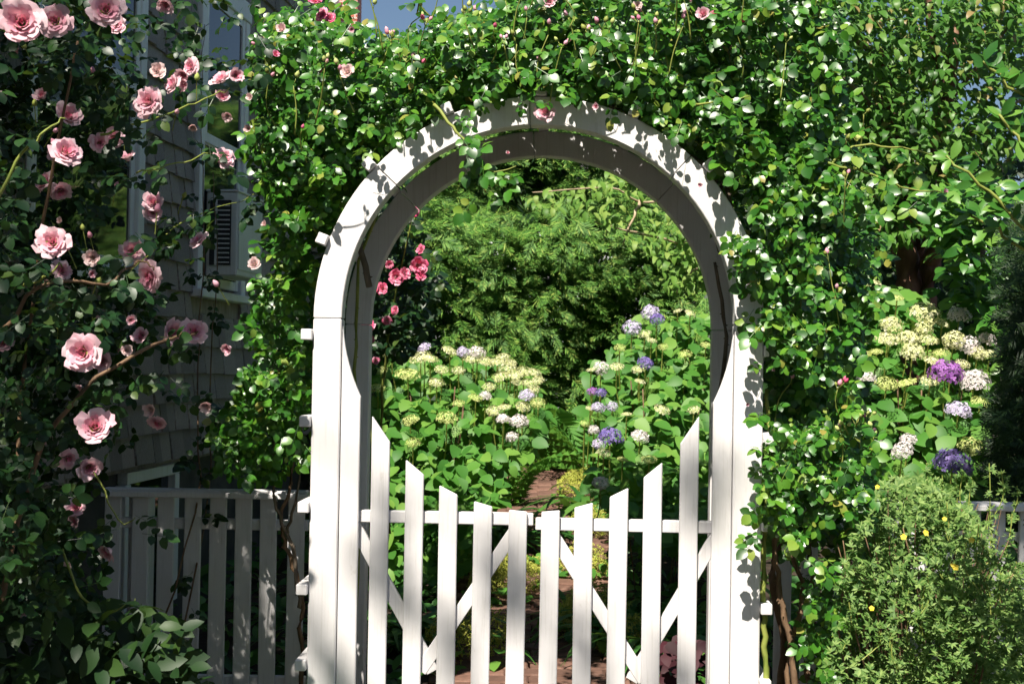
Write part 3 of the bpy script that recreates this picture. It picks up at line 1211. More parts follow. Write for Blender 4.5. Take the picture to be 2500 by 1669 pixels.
def cane(root, pix, r0, r1, mat, thorns=0, leaves=0, lm=None, name='cane', jit=.004):
    pts = smooth_path([P(*q) for q in pix], 5, jit)
    rr = [r0 + (r1 - r0) * i / (len(pts) - 1) for i in range(len(pts))]
    MB().tube([p - root.location for p in pts], rr, 6, thorns).build(name, mat, root, smooth=True)
    if leaves:
        add_leaves_along(pts, root, lm or ROSE_LEAF, leaves, .08, .12)
    return pts


# thick thorny canes at the foot on both sides
for pix, r0, r1, m in [
    ([(1878, 1760, 4.62), (1872, 1600, 4.62), (1862, 1480, 4.62), (1866, 1300, 4.64), (1880, 1120, 4.68), (1872, 950, 4.72)], .011, .007, SHOOT),
    ([(1955, 1760, 4.66), (1938, 1640, 4.66), (1918, 1520, 4.66), (1900, 1420, 4.68), (1892, 1300, 4.7), (1910, 1180, 4.75)], .013, .008, CANE),
    ([(1925, 1760, 4.75), (1925, 1600, 4.75), (1960, 1450, 4.8), (1925, 1320, 4.85), (1960, 1150, 4.9)], .010, .006, CANE),
    ([(1985, 1760, 4.85), (1970, 1600, 4.85), (1990, 1480, 4.85), (1975, 1350, 4.9), (2000, 1200, 5.0)], .012, .006, CANE),
    ([(1900, 1760, 5.0), (1915, 1560, 5.0), (1885, 1400, 5.0), (1930, 1250, 5.05), (1900, 1000, 5.1), (1930, 700, 5.1), (1850, 480, 5.05)], .016, .009, CANE),
    ([(2020, 1760, 4.8), (2010, 1640, 4.8), (2060, 1500, 4.8), (2000, 1380, 4.85)], .007, .004, SHOOT),
    ([(738, 1760, 5.08), (736, 1560, 5.06), (732, 1440, 5.05), (706, 1345, 5.0), (690, 1270, 4.98), (722, 1110, 5.0), (742, 950, 5.0)], .010, .005, CANE),
    ([(736, 1480, 5.0), (712, 1340, 4.98), (678, 1240, 4.96), (668, 1160, 4.96), (672, 1020, 5.0), (655, 900, 5.0)], .008, .004, GREYBARK),
    ([(700, 1300, 4.98), (725, 1200, 4.96), (740, 1060, 4.95)], .006, .003, GREYBARK),
    ([(690, 1090, 5.1), (725, 1010, 5.05), (752, 960, 5.0)], .005, .003, CANE),
    ([(690, 1060, 5.1), (700, 960, 5.1), (660, 880, 5.1)], .005, .003, CANE),
    ([(1765, 620, 5.0), (1745, 520, 4.95), (1742, 430, 4.9), (1700, 390, 4.85), (1610, 330, 4.85), (1480, 250, 4.9)], .016, .008, GREYBARK),
    ([(1745, 560, 4.8), (1765, 440, 4.75), (1790, 520, 4.72)], .010, .007, GREYBARK),
    ([(900, 700, 5.0), (880, 540, 5.05), (930, 420, 5.05), (1060, 300, 5.0), (1250, 230, 5.0)], .012, .006, GREYBARK),
    ([(860, 1700, 5.2), (872, 1200, 5.2), (868, 900, 5.2), (880, 640, 5.15), (960, 440, 5.1)], .008, .005, SHOOT),
    ([(1770, 1650, 5.22), (1752, 1100, 5.2), (1770, 820, 5.2), (1745, 640, 5.18)], .010, .006, GREYBARK),
]:
    cane(arose, pix, r0, r1, m, thorns=14 if r0 > .006 else 0)
# the young shoot hanging in front of the crown of the arch, and other green shoots
cane(arose, [(1060, 255, 4.50), (1105, 310, 4.47), (1150, 365, 4.46), (1170, 415, 4.46), (1185, 470, 4.47)], .006, .0025, SHOOT, 6, 9, name='shoot', jit=.001)
cane(arose, [(1165, 400, 4.46), (1210, 420, 4.44), (1260, 405, 4.43)], .003, .0015, SHOOT, 0, 3, name='shoot', jit=.001)
cane(arose, [(1700, 255, 4.5), (1760, 248, 4.46), (1830, 235, 4.44)], .004, .002, SHOOT, 3, 4, name='shoot', jit=.001)
cane(arose, [(2000, 440, 4.5), (2080, 360, 4.55), (2200, 362, 4.6), (2280, 380, 4.65)], .005, .002, SHOOT, 5, 7, name='shoot', jit=.002)
cane(arose, [(2020, 400, 4.5), (2110, 420, 4.5), (2200, 455, 4.5), (2300, 470, 4.55)], .005, .002, SHOOT, 5, 8, name='shoot', jit=.002)
for i in range(105):
    # upright flowering shoots with clusters of buds along the top and the right side
    if i < 76:
        x, y = random.uniform(650, 2000), 0
        y = {0: 150}.get(0) + random.uniform(-120, 120)
        if x < 900: y += 140
    else:
        x, y = random.uniform(1880, 2110), random.uniform(380, 1200)
    Yd = random.uniform(4.4, 4.9)
    a = P(x, y, Yd)
    b = P(x + random.uniform(-45, 45), y - random.uniform(60, 150), Yd - random.uniform(0, .12))
    m = a.lerp(b, .5) + Vector((random.gauss(0, .012), 0, random.gauss(0, .01)))
    path_ = smooth_path([a, m, b], 3)
    smb = MB().tube([p - arose.location for p in path_], [.0028 - .0002 * j for j in range(len(path_))], 4)
    if i % 2 == 0:
        add_leaves_along(path_[:5], arose, ROSE_LEAF, 2, .07, .11)
    for k in range(random.choice((1, 2, 3, 4))):
        o = link('bud', BUDS[random.choice((0, 0, 2, 2, 1, 1, 3))], None, arose)
        d = Vector((random.gauss(0, .5), random.gauss(-.1, .4), 1)).normalized()
        tip = b + d * random.uniform(.012, .035)
        o.matrix_basis = Matrix.Translation(tip - arose.location) @ d.to_track_quat('Z', 'Y').to_matrix().to_4x4() @ Matrix.Scale(random.uniform(.013, .022), 4)
        smb.tube([b - arose.location, tip - arose.location], .0013, 3)
    smb.build('shoot', SHOOT, arose, smooth=True)
for (x, y, w, kind, opn) in [(1331, 277, 56, 'pink', .9), (1457, 261, 24, 'pink', .45), (850, 178, 40, 'blush', .7), (690, 75, 34, 'blush', .5), (1718, 38, 40, 'pink', .6), (1742, 45, 30, 'crimson', .6),
                              (1342, 5, 36, 'pink', .7), (612, 238, 22, 'blush', .6), (790, 40, 42, 'crimson', .9), (770, 8, 34, 'crimson', .8), (806, 48, 28, 'crimson', .8), (672, 135, 22, 'crimson', .6),
                              (860, 72, 20, 'pink', .5), (606, 315, 24, 'blush', .5), (648, 550, 22, 'blush', .4), (2020, 448, 22, 'pink', .4), (2038, 510, 22, 'pink', .4), (1915, 593, 16, 'crimson', .4),
                              (1830, 700, 16, 'pink', .4), (2305, 470, 20, 'pink', .4), (1710, 452, 18, 'pink', .4), (2105, 868, 20, 'blush', .4), (1825, 985, 14, 'pink', .4), (1885, 905, 14, 'pink', .4),
                              (1556, 15, 26, 'blush', .9), (1240, 375, 14, 'pink', .4), (2150, 1082, 18, 'blush', .5)]:
    Yd = 4.45 + random.uniform(0, .1)
    bloom(arose, P(x, y, Yd), w * Yd / FPX, (random.gauss(-.1, .3), -1, random.gauss(.25, .3)), kind, opn)

# ------------------------------------------------------------------ pink shrub rose in the left foreground
bp = P(60, 1500, 3.6)
prose = plant('pink_rose_bush', 'large shrub rose with pale pink blooms arching in front of the house', 'rose', -1.35, 3.7)
ROSES = [(55, 62, 104, 1), (137, 55, 84, 1), (258, 30, 92, 1), (285, 62, 44, 0), (42, 130, 30, 0), (108, 238, 42, 0), (160, 290, 66, 0), (368, 252, 78, 1), (158, 378, 84, 0), (128, 372, 40, 0), (118, 452, 66, 0),
         (146, 462, 54, 0), (130, 596, 84, 1), (146, 664, 56, 0), (205, 862, 100, 1), (255, 880, 52, 0), (233, 1046, 84, 1), (216, 1138, 56, 0), (162, 1114, 56, 0), (186, 1242, 44, 0), (190, 1268, 36, 0), (270, 1340, 48, 0),
         (172, 1384, 30, 0), (375, 672, 78, 0), (350, 690, 44, 0), (412, 812, 66, 0), (474, 815, 70, 1), (348, 824, 42, 0), (325, 612, 62, 0), (376, 500, 50, 0), (372, 520, 40, 0), (488, 592, 52, 0), (545, 390, 56, 0),
         (243, 350, 52, 0), (280, 335, 50, 0), (314, 392, 42, 0), (428, 208, 54, 0), (470, 165, 46, 0), (450, 180, 40, 0), (545, 200, 60, 0), (574, 186, 42, 0), (540, 245, 44, 0), (385, 1026, 46, 0), (372, 1000, 34, 0),
         (500, 986, 36, 0), (622, 648, 34, 0), (562, 848, 36, 0), (4, 842, 56, 0), (6, 240, 30, 0), (110, 1052, 46, 0), (385, 178, 40, 0), (408, 10, 40, 0), (556, 282, 26, 0), (470, 308, 24, 0), (225, 630, 40, 0),
         (318, 780, 24, 0), (308, 856, 26, 0), (198, 942, 20, 0), (150, 540, 20, 0), (222, 668, 22, 0), (325, 1520, 22, 0), (112, 688, 18, 0), (455, 205, 34, 0)]
_rr = random.Random(3)
ROSES = [(x, y, w, big, min(max((.088 if w > 50 else .072 if w > 38 else .05) * FPX / w * _rr.uniform(.95, 1.05), 2.9), 4.3)) for (x, y, w, big) in ROSES]
RSPOTS = [(x, y, w, d) for (x, y, w, b, d) in ROSES]
RFL = [list(P(x, y, d)) for i_, (x, y, w, b, d) in enumerate(ROSES) if b or i_ % 4]
POLY_A = [(-160, -90), (290, -90), (285, 130), (270, 330), (240, 480), (190, 560), (290, 650), (380, 690), (400, 760), (360, 830), (270, 900), (235, 1010), (225, 1220), (215, 1450), (-160, 1500)]
pa = clear(region(POLY_A, 3600, 3.5, 4.75, .75, .42, 4.5), RSPOTS, 38)
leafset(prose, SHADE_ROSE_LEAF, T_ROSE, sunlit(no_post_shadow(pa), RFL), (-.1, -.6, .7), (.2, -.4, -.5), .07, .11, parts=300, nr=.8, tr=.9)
POLY_B = [(270, -60), (640, -60), (660, 180), (580, 300), (480, 330), (400, 420), (300, 480), (280, 300)]
pb = region(POLY_B, 150, 3.9, 5.0, 1.0, .62, 5.0)
pc = region([(300, 880), (480, 840), (500, 960), (380, 1050), (260, 1100)], 34, 3.9, 4.8, 1.0, .55, 5.0)
pd = region([(330, 560), (480, 500), (500, 620), (420, 650)], 26, 4.0, 4.8, 1.0, .6, 5.0)
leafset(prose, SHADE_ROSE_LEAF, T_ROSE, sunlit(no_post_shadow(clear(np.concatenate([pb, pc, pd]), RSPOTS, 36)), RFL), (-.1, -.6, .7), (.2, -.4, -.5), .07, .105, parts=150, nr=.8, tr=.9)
for pix, r0, leaves in [
    ([(-60, 1700, 4.3), (20, 1300, 4.3), (70, 800, 4.3), (130, 400, 4.2), (190, 100, 4.1)], .009, 0),
    ([(-40, 1700, 3.8), (60, 1200, 3.8), (200, 950, 3.8), (400, 830, 3.9), (475, 815, 4.0)], .009, 10),
    ([(-60, 900, 3.6), (100, 700, 3.6), (250, 690, 3.7), (340, 640, 3.8), (375, 660, 3.8)], .006, 10),
    ([(-50, 560, 3.4), (40, 400, 3.4), (110, 320, 3.4), (160, 290, 3.4)], .005, 5),
    ([(60, 700, 3.6), (130, 660, 3.6), (145, 640, 3.6)], .004, 3),
    ([(250, 330, 3.9), (370, 290, 4.0), (480, 250, 4.2), (560, 215, 4.3)], .004, 7),
    ([(330, 420, 4.1), (430, 400, 4.2), (510, 375, 4.3), (545, 390, 4.3)], .003, 6),
    ([(150, 1340, 4.0), (220, 1480, 4.0), (280, 1490, 4.0), (330, 1460, 4.0)], .004, 5),
    ([(230, 1150, 4.0), (290, 1265, 4.0), (330, 1262, 4.0)], .003, 4),
    ([(330, 1700, 4.95), (478, 1250, 5.3), (480, 900, 5.7), (500, 600, 6.0), (490, 300, 6.2), (500, 60, 6.3)], .004, 26),
    ([(420, 1700, 5.0), (508, 1200, 5.5), (512, 900, 5.8), (530, 650, 6.0), (520, 420, 6.2)], .004, 16),
    ([(280, 700, 4.3), (420, 560, 4.6), (500, 520, 4.8), (640, 470, 5.0)], .003, 9),
]:
    cane(prose, pix, r0, r0 * .4, SHOOT if r0 < .006 and pix[-1][2] < 5.5 else CANE, 10 if r0 > .004 else 0, leaves, SHADE_ROSE_LEAF)
for (x, y, w, big, Yd) in ROSES:
    fx = Vector((random.gauss(.1, .6), -1, random.gauss(.05, .6)))
    if big: fx = Vector((random.gauss(.05, .2), -1, random.gauss(.2, .15)))
    bloom(prose, P(x, y, Yd), w * 1.1 * Yd / FPX, fx, 'pink' if w > 40 or random.random() < .6 else 'blush', random.choice((1.05, .9, .75, 1.0)) if w > 44 else random.choice((.5, .65, .8)), bool(big))
for i in range(22):
    x, y = random.uniform(20, 560), random.uniform(40, 880)
    Yd = random.uniform(3.6, 4.6)
    b = P(x, y, Yd)
    d = Vector((random.gauss(.2, .5), random.gauss(-.2, .4), 1)).normalized()
    o = link('bud', BUDS[random.choice((0, 1, 2, 1))], None, prose)
    o.matrix_basis = Matrix.Translation(b - prose.location) @ d.to_track_quat('Z', 'Y').to_matrix().to_4x4() @ Matrix.Scale(random.uniform(.016, .024), 4)
    MB().tube([b - d * .045 - prose.location + Vector((0, .02, -.01)), b - prose.location], .0016, 3).build('bud_stalk', SHOOT, prose)

# ------------------------------------------------------------------ crimson rose behind the house-side post
cr = plant('crimson_rose_bush', 'crimson flowered rose bush just behind the house-side arbor post', 'rose', P(930, 1200, 6.2).x, 6.2)
pts = region([(870, 470), (960, 480), (1010, 560), (1060, 660), (1020, 800), (960, 860), (880, 870)], 260, 5.9, 6.5, 1.0, .5, 4)
pts = sunlit(clear(pts, [(x, y, w, 5.85) for (x, y, w) in CRIMSONS], 25), CRFL, .08, .5)
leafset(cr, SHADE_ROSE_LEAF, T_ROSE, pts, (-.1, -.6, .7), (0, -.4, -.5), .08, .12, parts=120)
for (x, y, w) in CRIMSONS:
    bloom(cr, P(x, y, 5.85), w * 5.85 / FPX, (random.gauss(-.1, .4), -1, random.gauss(.2, .4)), 'crimson', random.choice((.8, 1.0)))
cane(cr, [(950, 1300, 6.2), (930, 1000, 6.2), (960, 760, 6.0), (1005, 530, 5.85)], .008, .003, SHOOT)
cane(cr, [(930, 1300, 6.2), (900, 1000, 6.1), (905, 800, 5.9)], .007, .003, SHOOT)

# ------------------------------------------------------------------ hydrangeas
def hydrangea(label, poly, Y0, Y1, n, heads, base, s=(.065, .11), parts=220):
    root = plant('hydrangea', label, 'hydrangea', P(base[0], 1200, base[1]).x, base[1])
    pts = region(poly, n, Y0, Y1, 1.0, .33, 3.0)
    hx, hy, hd = proj(pts)
    fr = (pts[:, 1] - Y0) / (Y1 - Y0)
    front = lambda yy: Y0 + (Y1 - Y0) * .7 * np.clip((poly_bottom - yy) / (poly_bottom - poly_top), 0, 1)
    pts = Pn(hx, hy, front(hy) + fr ** 1.3 * (Y1 - Y0) * .6)
    pts = pts[pts[:, 2] > gz(pts[:, 1]) + .04]
    spots = [(x, y, w * .8, float(front(y)) - .02) for (x, y, w, c) in heads]
    pts = clear(pts, [(x, y, w - 14, d) for (x, y, w, d) in spots])
    leafset(root, HYD_LEAF, T_HYD, pts, (-.05, -.55, .85), (0, -.7, -.35), s[0], s[1], parts=parts, nr=.55, tr=.9)
    for (x, y, w, c) in heads:
        m, flat = {'c': (CREAM, True), 'g': (LIME, True), 'w': (WHITEP, False), 'l': (LILAC, False), 'v': (VIOLET, False), 'p': (PURPLE, False), 'C': (CREAM, False)}[c]
        Yd = float(front(y)) + random.uniform(-.08, .02)
        flower_head(root, x, y, Yd, w * (1.25 if x > 2000 else 1.12), m, flat)
    for i in range(9):
        x = base[0] + random.uniform(-130, 130)
        a = P(x * .4 + base[0] * .6, 1100, base[1]); a.z = float(gz(base[1])) - .02
        b = P(x, random.uniform(900, 1050), base[1] + random.uniform(-.3, .3))
        MB().tube([p - root.location for p in smooth_path([a, a.lerp(b, .5) + Vector((0, 0, .1)), b], 3)], .0035, 5).build('stem', CANE, root, smooth=True)
    return root


poly_top, poly_bottom = 850, 1290
hydrangea('cream flowered hydrangea bush filling the garden side nearer the house', [(885, 885), (950, 868), (1090, 868), (1200, 890), (1305, 930), (1335, 1010), (1300, 1100), (1230, 1170), (1190, 1290), (1120, 1420), (880, 1450)],
          7.2, 8.5, 1700,
          [(957, 860, 52, 'C'), (1027, 875, 58, 'c'), (996, 917, 60, 'g'), (1050, 878, 44, 'c'), (1098, 858, 42, 'c'), (1165, 862, 40, 'w'), (1130, 860, 34, 'l'), (1155, 876, 50, 'c'), (1187, 884, 44, 'c'), (1227, 874, 36, 'c'),
           (1247, 886, 34, 'c'), (1214, 886, 42, 'c'), (1238, 903, 48, 'c'), (1279, 908, 38, 'c'), (1305, 911, 38, 'c'), (1314, 929, 36, 'c'), (1219, 921, 40, 'c'), (1257, 919, 40, 'c'), (1263, 934, 34, 'c'), (1305, 950, 34, 'c'),
           (1288, 967, 44, 'l'), (1314, 985, 38, 'g'), (1184, 968, 30, 'w'), (1206, 1004, 36, 'c'), (1231, 995, 38, 'c'), (1276, 993, 38, 'c'), (1228, 1025, 36, 'w'), (1267, 1031, 44, 'w'), (1250, 1068, 34, 'w'),
           (1002, 1027, 44, 'g'), (1090, 1021, 52, 'g'), (922, 949, 40, 'g'), (1066, 935, 44, 'c'), (1161, 972, 36, 'g'), (1008, 1081, 40, 'g'), (1037, 851, 32, 'l'), (1078, 903, 40, 'c'), (1120, 905, 34, 'c'), (930, 905, 36, 'g'),
           (1195, 945, 34, 'c'), (1290, 935, 32, 'c'), (1120, 985, 30, 'g')], (1080, 8.0))
poly_top, poly_bottom = 760, 1290
hydrangea('hydrangea bush with violet and cream heads behind the rose cane side gate leaf', [(1560, 760), (1640, 770), (1735, 760), (1750, 1330), (1600, 1330), (1500, 1270), (1450, 1180), (1430, 1040), (1440, 900), (1500, 850)],
          6.5, 8.5, 1400,
          [(1588, 764, 46, 'l'), (1604, 780, 36, 'v'), (1543, 802, 48, 'l'), (1574, 816, 32, 'c'), (1590, 832, 28, 'c'), (1513, 849, 28, 'g'), (1618, 847, 30, 'g'), (1467, 899, 40, 'w'), (1443, 904, 28, 'c'), (1576, 888, 44, 'v'),
           (1560, 902, 36, 'c'), (1506, 896, 38, 'c'), (1562, 932, 28, 'c'), (1674, 865, 32, 'g'), (1446, 956, 28, 'p'), (1467, 960, 26, 'v'), (1460, 996, 38, 'l'), (1441, 998, 26, 'c'), (1495, 993, 30, 'l'), (1615, 1001, 40, 'c'),
           (1694, 1001, 36, 'c'), (1530, 1012, 26, 'c'), (1427, 1034, 26, 'g'), (1450, 1050, 28, 'w'), (1490, 1068, 58, 'v'), (1462, 1085, 34, 'l'), (1562, 1067, 44, 'w'), (1474, 1107, 40, 'c'), (1585, 1123, 38, 'g'), (1520, 1122, 26, 'g'),
           (1466, 1180, 40, 'w'), (1685, 766, 28, 'c'), (1723, 843, 28, 'g'), (1655, 760, 24, 'c')], (1600, 7.5))
poly_top, poly_bottom = 690, 1250
hydrangea('sunlit hydrangea bush with crowded cream heads over the yellow flowered shrub', [(2060, 720), (2130, 690), (2260, 720), (2380, 770), (2440, 840), (2430, 960), (2400, 1100), (2400, 1260), (2080, 1260), (2060, 1000)],
          5.7, 7.2, 1000,
          [(2125, 702, 52, 'C'), (2190, 729, 32, 'g'), (2255, 772, 66, 'C'), (2342, 774, 54, 'w'), (2175, 796, 50, 'C'), (2167, 830, 54, 'c'), (2217, 830, 54, 'C'), (2228, 862, 52, 'C'), (2252, 804, 46, 'C'), (2267, 832, 46, 'c'),
           (2294, 864, 48, 'g'), (2328, 832, 46, 'C'), (2366, 846, 54, 'w'), (2386, 864, 46, 'C'), (2416, 866, 40, 'c'), (2309, 914, 72, 'p'), (2378, 934, 66, 'w'), (2271, 930, 46, 'c'), (2210, 940, 52, 'g'), (2164, 938, 48, 'g'),
           (2114, 926, 42, 'w'), (2340, 1006, 58, 'l'), (2393, 983, 48, 'g'), (2217, 1075, 42, 'w'), (2203, 1102, 48, 'w'), (2370, 1090, 52, 'g'), (2326, 1136, 80, 'v'), (2102, 792, 28, 'g'), (2276, 882, 42, 'c'), (2410, 830, 36, 'w'),
           (2060, 800, 30, 'g'), (2300, 790, 36, 'c'), (2140, 860, 34, 'g'), (2350, 890, 36, 'c')], (2240, 6.4), (.075, .12))

# ------------------------------------------------------------------ cypress hedge at the end of the garden
hedge = plant('cypress_hedge', 'tall feathery green cypress hedge closing off the garden path', 'hedge', P(1330, 1100, 12.3).x, 12.4)
n = 24500
x = rng.uniform(560, 2250, n)
y = rng.uniform(250, 1330, n)
bulge = Pn(x, y, np.full(n, 12.0))
Yh = 12.0 - 1.2 * (vnoise(bulge, 1.1) - .5) - .8 * (vnoise(bulge + 7.7, 2.4) - .5) - .5 * np.abs(rng.normal(0, .35, n)) + .4
pts = Pn(x, y, Yh)
pts = pts[pts[:, 2] > gz(pts[:, 1])]
leafset(hedge, CYPRESS, T_CYP, pts, (-.1, -.6, .8), np.stack([rng.normal(.25, .5, len(pts)), np.full(len(pts), -.7), rng.normal(.1, .35, len(pts))], 1), .10, .22, part='spray', parts=300, rest='sprays', nr=.45, tr=.25)
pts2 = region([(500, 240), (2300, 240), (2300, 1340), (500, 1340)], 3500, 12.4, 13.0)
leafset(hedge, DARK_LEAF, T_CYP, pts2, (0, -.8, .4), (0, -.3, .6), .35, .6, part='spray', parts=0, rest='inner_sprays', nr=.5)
for k in range(7):
    X = P(700 + k * 230, 1300, 12.8).x
    MB().tube([Vector((X, 12.8, .5)) - hedge.location, Vector((X + random.gauss(0, .1), 12.8, 3.6)) - hedge.location], [.07, .02], 7).build('trunk', GREYBARK, hedge, smooth=True)
for (x, y) in [(1208, 850), (1212, 830), (1332, 665), (1205, 905), (1184, 815)]:
    pass

# ------------------------------------------------------------------ trees
def limb(root, pts, r0, r1, mat, name='limb', k=7):
    path_ = smooth_path(pts, 4, .006)
    rr = [r0 + (r1 - r0) * i / (len(path_) - 1) for i in range(len(path_))]
    return MB().tube([p - root.location for p in path_], rr, k).build(name, mat, root, smooth=True)


dog = plant('garden_tree', 'tree with drooping leaves and flaking brown trunk rising above the cream hydrangea', 'tree', P(2230, 760, 8.0).x, 8.0)
base = dog.location.copy()
for pix, r0, r1 in [
    ([(2215, 700, 8.0), (2205, 600, 8.0), (2215, 500, 8.0), (2180, 300, 7.9), (2140, 120, 7.8)], .085, .03),
    ([(2262, 730, 7.95), (2275, 640, 7.9), (2300, 560, 7.9), (2310, 300, 7.9), (2330, 60, 7.9)], .07, .03),
    ([(2245, 700, 8.1), (2240, 620, 8.1), (2262, 520, 8.1), (2290, 200, 8.0), (2260, -50, 8.0)], .055, .02)]:
    pp = [P(*q) for q in pix]
    pp = [Vector((base.x + (pp[0].x - base.x) * .4, base.y, base.z - .05))] + pp
    limb(dog, pp, r0, r1, BARK, 'trunk', 9)
for pix, r0 in [([(2215, 480, 8.0), (2120, 380, 7.6), (2000, 330, 7.3), (1880, 300, 7.2)], .02), ([(2305, 400, 7.9), (2400, 300, 7.6), (2500, 240, 7.5)], .02), ([(2190, 330, 7.9), (2100, 230, 7.5), (2000, 150, 7.2)], .018),
                ([(2315, 250, 7.9), (2400, 150, 7.7), (2480, 40, 7.6)], .016), ([(2150, 150, 7.8), (2050, 60, 7.5), (1960, -20, 7.4)], .015), ([(2210, 560, 7.9), (2160, 490, 7.5), (2100, 470, 7.2)], .012)]:
    limb(dog, [P(*q) for q in pix], r0, r0 * .3, GREYBARK, 'limb', 6)
pts = region([(1800, -80), (2560, -80), (2560, 300), (2440, 440), (2330, 560), (2200, 600), (2060, 570), (1960, 430), (1860, 320)], 10500, 7.2, 9.6, 1.0, .56, 2.2)
leafset(dog, TREE_LEAF, T_DROOP, pts, (-.1, -.28, 1.0), (0, -.75, -.25), .06, .09, parts=300, rest='crown', nr=.4, tr=.8)


dw = plant('dogwood', 'small pale leaved dogwood reaching in front of the cypress hedge', 'tree', P(1800, 900, 9.3).x, 9.3)
pts = region([(1560, 390), (1700, 420), (1800, 520), (1800, 720), (1700, 680), (1640, 760), (1600, 620), (1500, 560), (1420, 530), (1300, 500), (1290, 470), (1400, 450)], 430, 8.6, 9.6, 1.0, .48, 2.5)
leafset(dw, PALE_LEAF, T_DROOP, pts, (-.1, -.4, 1.0), (0, -.7, -.35), .065, .10, parts=260, rest='crown', nr=.4, tr=.7)
limb(dw, [Vector((dw.location.x, 9.3, dw.location.z - .05)), P(1800, 900, 9.3), P(1780, 700, 9.3), P(1740, 560, 9.3)], .05, .03, BARK, 'trunk')
for pix in [[(1740, 560, 9.3), (1640, 500, 9.2), (1560, 490, 9.1), (1480, 460, 9.0), (1300, 470, 8.9)], [(1750, 600, 9.3), (1650, 590, 9.1), (1550, 570, 9.0), (1450, 540, 8.9)], [(1560, 490, 9.1), (1540, 540, 9.0), (1520, 600, 8.9)],
            [(1760, 640, 9.3), (1690, 660, 9.2), (1650, 720, 9.1)]]:
    limb(dw, [P(*q) for q in pix], .012, .004, PALETWIG, 'limb', 5)

# laurel on the right, two depths: the bush behind and the bough close to the camera
lau = plant('laurel_bush', 'shiny leaved laurel bush beyond the flaking tree trunk', 'laurel', P(2380, 900, 6.9).x, 6.9)
pts = region([(2250, 470), (2400, 430), (2560, 480), (2560, 900), (2450, 900), (2420, 800), (2330, 740), (2290, 620)], 1100, 6.3, 7.1, 1.2, .42, 2.5)
leafset(lau, LAUREL, T_OVAL, pts, (-.15, -.5, .8), (0, -.5, .2), .065, .10, parts=200, nr=.6, tr=1.0)
limb(lau, [Vector((lau.location.x, 6.9, lau.location.z)), P(2390, 900, 6.9), P(2400, 600, 6.9)], .03, .012, GREYBARK, 'stem')
euo = plant('evergreen_bough', 'evergreen shrub with long upright boughs of oval leaves at the picture edge and an unseen added shading crown', 'shrub', P(2760, 1200, 3.5).x, 3.5)
for pix in [[(2620, 640, 3.5), (2480, 540, 3.5), (2380, 440, 3.5), (2310, 380, 3.5)], [(2640, 380, 3.4), (2540, 260, 3.4), (2440, 190, 3.4), (2400, 150, 3.4)], [(2640, 760, 3.6), (2540, 640, 3.6), (2440, 560, 3.6), (2370, 520, 3.6)],
            [(2640, 560, 3.4), (2560, 430, 3.4), (2480, 330, 3.4), (2440, 280, 3.4)]]:
    pth = smooth_path([P(*q) for q in pix], 5)
    limb(euo, [P(*q) for q in pix], .006, .003, SHOOT, 'stem', 5)
    k = np.array([list(p) for p in pth])
    j = rng.uniform(1, len(k) - 1.01, 34)
    i = j.astype(int)
    p = k[i] + (k[i + 1] - k[i]) * (j - i)[:, None]
    leafset(euo, LAUREL, T_OBOV, p, (-.2, -.8, .4), np.stack([rng.normal(-.1, .6, 34), np.full(34, -.25), rng.normal(.55, .5, 34)], 1), .038, .062, parts=34, nr=.6, tr=.2)
shade_crown = np.array((1.45, 3.3, 3.95)) + rand_dir(1600) * np.array((.6, .6, .65)) * rng.random((1600, 1)) ** .4  # out-of-view crown added to shade the yew and the fence end
leafset(euo, LAUREL, T_OBOV, shade_crown, (-.1, -.4, .9), (0, -.3, .5), .06, .09, parts=0, rest='crown', nr=.7, tr=.8)
limb(euo, [euo.location, Vector((1.62, 3.45, 2.2)), Vector((1.66, 3.35, 3.6))], .03, .012, GREYBARK, 'stem')
limb(euo, [euo.location, P(2720, 900, 3.5), P(2640, 640, 3.5)], .02, .008, GREYBARK, 'stem')
limb(euo, [P(2720, 900, 3.5), P(2690, 600, 3.4), P(2640, 380, 3.4)], .014, .006, GREYBARK, 'stem')
limb(euo, [P(2720, 900, 3.5), P(2640, 760, 3.6)], .01, .007, GREYBARK, 'stem')
limb(euo, [P(2690, 700, 3.45), P(2640, 560, 3.4)], .01, .006, GREYBARK, 'stem')

